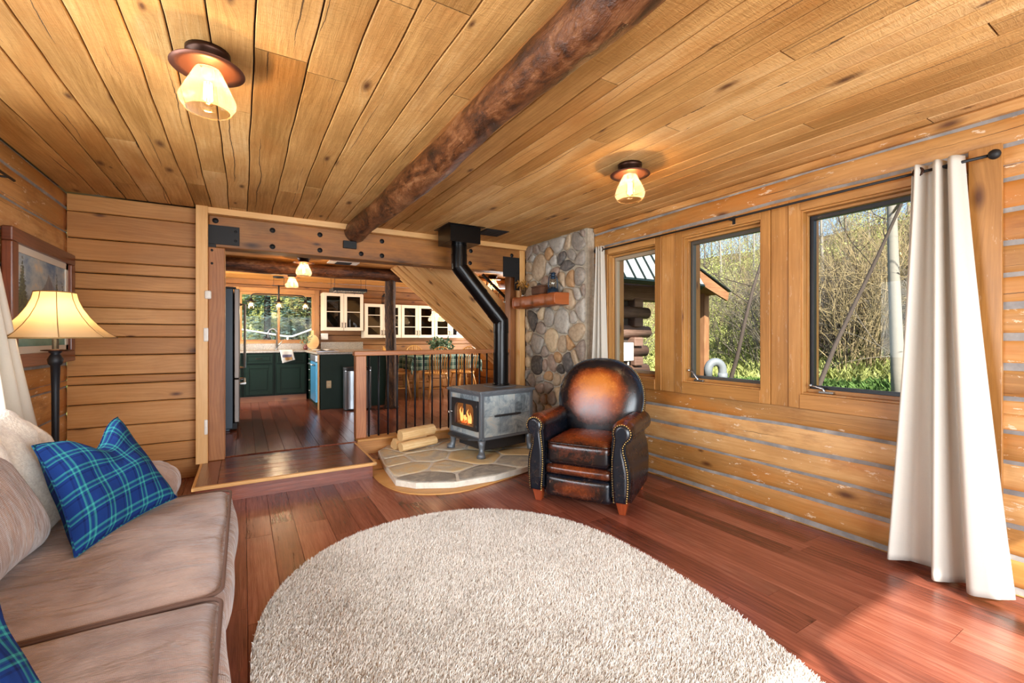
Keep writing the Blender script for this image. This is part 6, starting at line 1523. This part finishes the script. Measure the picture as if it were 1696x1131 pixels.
def grow(b, p, d, L, r, depth, rr, kids, leaf=None, seg=4, wander=0.28, up=0.10, mi=0, lsize=0.05, nleaf=3):
    pts = [p.copy()]; q = p.copy(); dd = d.copy()
    for k in range(seg):
        dd = (dd+Vector([rr.uniform(-1, 1) for _ in range(3)])*wander+Vector((0, 0, up))).normalized(); q = q+dd*(L/seg); pts.append(q.copy())
    b.tube(pts, [r*(1-0.7*k/seg) for k in range(seg+1)], 4 if r < 0.03 else 8, mi=mi, caps=False, smooth=True, rnd=0.5)
    if leaf is not None and depth <= 1:
        for k in range(nleaf):
            c = pts[rr.randint(1, seg)]+Vector([rr.uniform(-.08, .08) for _ in range(3)]); e = Vector([rr.uniform(-1, 1) for _ in range(3)]).normalized()*lsize; g = e.cross(Vector([rr.uniform(-1, 1) for _ in range(3)])).normalized()*lsize*0.55
            leaf.face([leaf.vert(c-e), leaf.vert(c+g), leaf.vert(c+e), leaf.vert(c-g)])
    if depth > 0:
        for k in range(kids[0]):
            t = rr.uniform(0.25, 0.98); i = min(seg-1, int(t*seg)); c = pts[i].lerp(pts[i+1], t*seg-i); base = (pts[i+1]-pts[i]).normalized()
            nd = (base+Vector([rr.uniform(-1, 1) for _ in range(3)])*0.85).normalized(); grow(b, c, nd, L*rr.uniform(0.38, 0.62), r*0.5, depth-1, rr, kids[1:], leaf, max(2, seg-1), wander*1.1, up, mi, lsize, nleaf)
def shrub(seed, mat, leafmat=None, stems=13, h_=2.4, depth=2, kids=(6, 4), nleaf=3, lsize=0.045, nm='leafless_shrub', label='', cat='shrub', group=''):
    rr = random.Random(seed); o = thing(nm, label, cat, (0, 0, 0), 0, group); b = MB(); lf = MB() if leafmat else None
    for k in range(stems):
        a = rr.uniform(0, 6.28); s_ = rr.uniform(0.05, 0.6); grow(b, Vector((0.25*math.cos(a)*rr.random(), 0.25*math.sin(a)*rr.random(), -0.05)), Vector((s_*math.cos(a), s_*math.sin(a), 1)).normalized(), h_*rr.uniform(0.65, 1.1), 0.017*h_/2.4, depth, rr, kids, lf, nleaf=nleaf, lsize=lsize)
    b.build('branches', mat, o)
    if lf: lf.build('leaves', M[leafmat], o)
    return o
G1 = 'leafless shrubs on the hillside'; L1 = 'leafless shrub among many on the hillside seen through the right windows'
G2 = 'budding shrubs on the hillside'; L2 = 'shrub with yellow green spring leaves on the hillside seen through the right windows'
protos = [shrub(1, M['twig'], label=L1, group=G1), shrub(2, M['twigtan'], label=L1, group=G1, stems=16), shrub(3, M['twigdark'], label=L1, group=G1, stems=11, h_=2.8),
          shrub(4, M['twigtan'], 'lime', nm='budding_shrub', label=L2, group=G2, nleaf=4, lsize=0.035), shrub(5, M['twig'], 'lime', nm='budding_shrub', label=L2, group=G2, stems=10, nleaf=6, lsize=0.035)]
rr = random.Random(44); used = set()
def place(k, x, y, s_):
    z = ground_h(x, y)-0.03; p = protos[k]
    if k not in used: used.add(k); p.location = (x, y, z); p.scale = (s_, s_, s_); p.rotation_euler.z = rr.uniform(0, 6); return p
    return dup(p, (x, y, z), rr.uniform(0, 6.28), p['label'], (s_, s_, s_))
# thicket beyond the third window
for k in range(26):
    d = rr.uniform(12.3, 19); a = math.radians(rr.uniform(11, 32)); place(rr.choice([0, 0, 1, 2, 1]), d*math.cos(a), d*math.sin(a), rr.uniform(1.0, 1.4))
# greener slope beyond the first two windows
for k in range(34):
    d = rr.uniform(13, 34); a = math.radians(rr.uniform(28, 47)); place(rr.choice([3, 4, 3, 4, 1, 0]), d*math.cos(a), d*math.sin(a), rr.uniform(0.6, 0.9))
for k in range(36):
    d = rr.uniform(17, 48); a = math.radians(rr.uniform(10, 47)); place(rr.choice([0, 1, 3, 4, 2]), d*math.cos(a), d*math.sin(a), rr.uniform(0.9, 1.4))
# bare trees
def bare_tree(seed, mat, h_, r_, label, loc, lean=(0, 0), kids=(9, 5, 3), nm='bare_tree', group=None):
    rr = random.Random(seed); o = thing(nm, label, 'tree', loc, 0, group); b = MB(); pts = []; rad = []
    for k in range(9):
        t = k/8; wv = 0.05 if abs(lean[0]) < 1 else 0.22; pts.append(Vector((lean[0]*t+wv*math.sin(t*7+seed), lean[1]*t+wv*math.cos(t*5+seed), h_*t))); rad.append(r_*(1-0.75*t))
    b.tube(pts, rad, 12); b.build('trunk', mat, o); b = MB()
    for k in range(kids[0]):
        t = rr.uniform(0.3, 0.97); i = min(7, int(t*8)); c = pts[i].lerp(pts[i+1], t*8-i); a = rr.uniform(0, 6.28)
        grow(b, c, Vector((math.cos(a), math.sin(a), rr.uniform(0.3, 1.0))).normalized(), h_*rr.uniform(0.2, 0.36)*(1.2-t*0.5), r_*0.32*(1.2-t), 2, rr, kids[1:], wander=0.33)
    b.build('branches', M['twigdark'] if mat is not M['birch'] else M['twig'], o); return o
def at(px, d, z=None):
    u = (px-848)/F_PX; s_, c_ = math.sin(TH), math.cos(TH); x, y = (s_+u*c_)*d, (c_-u*s_)*d; return (x, y, ground_h(x, y)-0.05 if z is None else z)
bare_tree(3, M['birch'], 8.5, 0.115, 'white barked birch trunk standing in the third window near the curtain', at(1484, 8.2), (0.1, 0.1), nm='birch_tree')
bare_tree(5, M['twigdark'], 6.0, 0.042, 'dark bare tree leaning right across the third window', at(1352, 7.6), (1.35, -1.25), (12, 5, 3))
bare_tree(8, M['twigdark'], 5.2, 0.045, 'slim dark tree leaning right in the middle window behind the pipe', at(1168, 9.0), (1.3, -1.2), (9, 4, 2))
for i, (px_, d_, h_) in enumerate(((1195, 24, 7.5), (1225, 30, 8), (1168, 27, 7), (1252, 22, 7), (1370, 14, 6.5), (1405, 19, 8), (1440, 24, 9), (1345, 22, 8), (1510, 16, 7), (1212, 38, 9), (1240, 42, 9), (1180, 40, 9))):
    bare_tree(20+i, M['birch'] if i % 3 != 2 else M['twig'], h_, 0.07, 'thin pale leafless tree on the hillside beyond the right windows', at(px_, d_), (0.3*math.sin(i), 0.2), (9, 4, 2), nm='pale_tree', group='thin pale trees on the hillside')
# grass and low growth
def tufts(name, label, xs, n, h_, seed, mat='grass'):
    rs = np.random.RandomState(seed); P = []
    while len(P) < n:
        x, y = xs(rs)
        P.append((x, y, ground_h(x, y)))
    P = np.array(P); a = rs.uniform(0, 6.28, n); hh = h_*rs.uniform(0.4, 1.2, n); w = hh*0.10+0.004; l = rs.normal(0, 0.35, (n, 2))*hh[:, None]
    V = np.zeros((n, 4, 3)); V[:, 0] = P-np.stack([np.cos(a)*w, np.sin(a)*w, 0*w], 1); V[:, 1] = P+np.stack([np.cos(a)*w, np.sin(a)*w, 0*w], 1)
    V[:, 2] = P+np.stack([l[:, 0]+np.cos(a)*w*0.7, l[:, 1]+np.sin(a)*w*0.7, hh*0.75], 1); V[:, 3] = P+np.stack([l[:, 0]*1.5, l[:, 1]*1.5, hh], 1)
    o = np_mesh(name, V.reshape(-1, 3), (np.arange(n)*4)[:, None]+np.array([[0, 1, 2, 3]]), M[mat]); tag(o, label, 'grass', kind='stuff'); return o
def fan(d0, d1, a0, a1): 
    def f(rs):
        d = rs.uniform(d0, d1); a = math.radians(rs.uniform(a0, a1)); return d*math.cos(a), d*math.sin(a)
    return f
tufts('grass', 'bright green grass and weeds at the foot of the thicket outside the right windows', fan(7.5, 13, 8, 50), 80000, 0.30, 2)
tufts('hillside_grass', 'pale green grass covering the slope beyond the middle window', fan(13, 42, 8, 50), 60000, 0.38, 3, 'lime')
tufts('kitchen_side_grass', 'green growth on the bank beyond the kitchen window', lambda rs: (rs.uniform(-3, 4.5), rs.uniform(11.5, 24)), 14000, 0.4, 5, 'lime')
# evergreens and brush beyond the kitchen window
def conifer(seed, mat, h_, label, loc):
    rr = random.Random(seed); o = thing('conifer', label, 'tree', loc); b = MB(); b.tube([(0, 0, 0), (0, 0, h_)], [0.11, 0.02], 8); b.build('trunk', M['twigdark'], o); b = MB()
    z = 0.3
    while z < h_*0.97:
        R_ = (h_-z)*0.32+0.1
        for k in range(9):
            a = rr.uniform(0, 6.28); L = R_*rr.uniform(0.7, 1.1)
            for j in range(int(12+L*12)):
                t = rr.uniform(0.15, 1.0); c = Vector((math.cos(a)*L*t, math.sin(a)*L*t, z-0.30*L*t*t+0.05))+Vector([rr.uniform(-.09, .09)*(1.3-t) for _ in range(3)]); e = Vector((math.cos(a)+rr.uniform(-.6, .6), math.sin(a)+rr.uniform(-.6, .6), -0.1)).normalized()*0.11; g = e.cross(Vector((rr.uniform(-.4, .4), rr.uniform(-.4, .4), 1))).normalized()*0.035
                b.face([b.vert(c-e*0.4), b.vert(c+g), b.vert(c+e), b.vert(c-g)])
        z += 0.17
    b.build('needles', M[mat], o)
conifer(1, 'needleb', 5.5, 'blue green spruce outside the kitchen window', (0.6, 15.2, ground_h(0.6, 15.2)))
conifer(2, 'needle', 6.0, 'dark green fir outside the kitchen window, right half', (1.9, 16.6, ground_h(1.9, 16.6)))
conifer(3, 'needle', 5.0, 'green fir at the left side of the kitchen window view', (-1.3, 17.0, ground_h(-1.3, 17.0)))
G3 = 'brush outside the kitchen window'; L3 = 'yellow green brush growing on the bank outside the kitchen window'
for k in range(20):
    x, y = rr.uniform(-3.0, 5.0), rr.uniform(14.5, 26); o = dup(protos[rr.choice([3, 4, 1])], (x, y, ground_h(x, y)), rr.uniform(0, 6), L3, (0.6,)*3); o['group'] = G3
hb = thing('outdoor_handrail', 'white metal handrail outside the kitchen window', 'railing', (0.7, 12.0, 1.26))
b = MB(); b.tube([(-1.3, 0, 0.24), (-0.8, 0, 0.17), (0.18, 0, 0), (0.30, 0, 0.0), (0.95, 0, 0.26), (1.6, 0, 0.5)], 0.022, 8); b.build('rail', M['white'], hb)
for x, z in ((-0.8, 0.17), (0.2, 0), (1.5, 0.46)): b = MB(); b.tube([(x, 0, z), (x, 0, -1.75)], 0.018, 8); b.build('baluster', M['white'], hb)

# neighbouring log wing with metal roof and porch
lw = thing('log_building', 'log building with crossing log ends under a ribbed metal roof outside the left window', 'building', (5.3, 5.6, -0.45))
O = Vector((5.3, 5.6, -0.45)); rr = random.Random(6)
b = MB(); z = -0.45+0.16; k = 0
while z < 1.95:
    e = 5.95+rr.uniform(0.0, 0.10); b.tube([(4.4-O.x, 5.45-O.y, z-O.z), (5.4-O.x, 5.45-O.y, z-O.z+0.01), (e-O.x, 5.45-O.y, z-O.z)], [0.105, 0.11, 0.098], 16)
    z += 0.325
b.build('front_logs', M['outwood'], lw)
b = MB(); z = -0.45+0.32
while z < 1.95: b.box(5.56-O.x, 5.76-O.x, 5.30-O.y, 8.5-O.y, z-0.075-O.z, z+0.075-O.z); z += 0.325
b.build('side_logs', M['outwood'], lw, bevel=0.02)
b = MB(); b.box(4.9-O.x, 5.7-O.x, 5.46-O.y, 8.5-O.y, 0.0, 2.45); b.build('wall_core', M['twigdark'], lw)
b = MB(); b.box(4.6-O.x, 6.7-O.x, 5.32-O.y, 5.55-O.y, 1.86-O.z, 2.13-O.z); b.build('plate_log', M['outwood'], lw, bevel=0.03)
def roofmat():
    t = NT('metal_roof'); t.set(Base_Color=lin('#a4a8a6'), Roughness=0.4, Metallic=0.0); return t.m
M['roof'] = roofmat(); M['rib'] = flat('dark_rib', '#182624', 0.5, 0.3)
ra = math.radians(58); rx0, rx1 = 4.32, 6.26
def TR(u, v, w): return (u-O.x, 4.55+v*math.cos(ra)-w*math.sin(ra)-O.y, 2.06+v*math.sin(ra)+w*math.cos(ra)-O.z)
def roofbox(b, u0, u1, v0, v1, w0, w1):
    ids = [b.vert(TR(u, v, w)) for w in (w0, w1) for (u, v) in ((u0, v0), (u1, v0), (u1, v1), (u0, v1))]
    for f in ((0,3,2,1), (4,5,6,7), (0,1,5,4), (2,3,7,6), (1,2,6,5), (3,0,4,7)): b.face([ids[i] for i in f], [(0, 0), (1, 0), (1, .2), (0, .2)])
b = MB(); roofbox(b, rx0, rx1, -0.02, 1.5, 0.03, 0.045); b.build('roof_sheet', M['roof'], lw)
b = MB()
for k in range(int((rx1-rx0)/0.2)+1): roofbox(b, rx0+k*0.2, rx0+k*0.2+0.014, -0.02, 1.5, 0.045, 0.07)
b.build('roof_rib', M['rib'], lw)
b = MB(); roofbox(b, rx0, rx1-0.05, 0.0, 1.5, -0.02, 0.03); b.build('roof_deck', M['outpost'], lw)
b = MB(); roofbox(b, rx1-0.05, rx1, -0.01, 1.5, -0.14, 0.03); b.build('rake_board', M['outpost'], lw)
b = MB(); roofbox(b, rx0, rx1, -0.04, 0.0, -0.03, 0.05); b.build('eave_trim', M['rib'], lw)
gp = [(6.2, 2.30), (7.02, 1.975), (7.02, 2.01), (6.2, 2.345)]
b = MB(); b.prism([(x-O.x, z-O.z) for x, z in gp], 4.62-O.y, 6.4-O.y, T=lambda a, c, d: (a, d, c)); b.build('porch_roof', M['outpost'], lw)
b = MB(); b.prism([(x-O.x, z-O.z) for x, z in ((6.2, 2.12), (6.98, 1.86), (7.02, 1.99), (6.2, 2.33))], 4.58-O.y, 4.62-O.y, T=lambda a, c, d: (a, d, c)); b.build('gable_board', M['outpost'], lw)
b = MB(); b.prism([(x-O.x, z-O.z) for x, z in ((6.2, 2.345), (7.05, 2.01), (7.05, 2.03), (6.2, 2.37))], 4.56-O.y, 6.42-O.y, T=lambda a, c, d: (a, d, c)); b.build('porch_roof_sheet', M['rib'], lw)
pc = thing('porch_post', 'cedar porch post under the roof corner in the middle window', 'post', (7.0, 5.05, -0.45))
b = MB(); b.box(-0.065, 0.065, -0.065, 0.065, 0, 2.66, axis=2); b.build('timber', M['outpost'], pc, bevel=0.008)
pcr = thing('porch_railing', 'wooden porch railing with wire mesh beside the porch post', 'railing', (6.48, 5.15, -0.45))
b = MB(); b.box(-0.5, 0.42, -0.04, 0.04, 1.33, 1.39); b.box(-0.5, 0.42, -0.02, 0.02, 0.60, 0.65); b.box(0.34, 0.40, -0.03, 0.03, 0.3, 1.33); b.build('rail', M['outpost'], pcr)
b = MB()
for k in range(9): b.tube([(-0.48+k*0.1, 0, 0.62), (-0.48+k*0.1, 0, 1.35)], 0.003, 4)
for k in range(7): b.tube([(-0.5, 0, 0.70+k*0.1), (0.4, 0, 0.70+k*0.1)], 0.003, 4)
b.build('wire_mesh', M['stainless'], pcr)
eb = thing('utility_box', 'white electrical box with a conduit on the log building wall', 'utility box', (5.36, 5.32, 0.86))
b = MB(); b.box(-0.13, 0.13, -0.06, 0.04, 0, 0.30); b.build('box', M['white'], eb, bevel=0.012)
b = MB(); b.tube([(0.05, -0.01, 0.0), (0.05, -0.01, -1.2)], 0.016, 8); b.tube([(-0.13, -0.02, 0.2), (-0.26, -0.02, 0.32), (-0.28, -0.02, 1.3)], 0.008, 6); b.build('conduit', M['white'], eb)
for o_ in (lw, pc, pcr, eb):
    l_ = o_.location; o_.location = (l_.x*1.15, l_.y*1.15, 1.25+(l_.z-1.25)*1.15); o_.scale = (1.15,)*3
M['pvc'] = flat('grey_pvc', '#7c8084', 0.5)
vp = thing('vent_pipe', 'grey gooseneck vent pipe outside the middle window', 'pipe', (5.60, 3.75, -0.45))
b = MB(); b.tube([(0, 0, 0), (0, 0, 1.22)]+[(-0.085+0.085*math.cos(a), 0.05-0.05*math.cos(a), 1.25+0.11*math.sin(a)) for a in np.linspace(0.15, 2.99, 10)]+[(-0.17, 0.1, 1.16)], 0.055, 16); b.build('pipe', M['pvc'], vp)
for z in (1.12,): b = MB(); b.tube([(0, 0, z), (0, 0, z+0.09)], 0.064, 16); b.build('coupling', M['pvc'], vp)
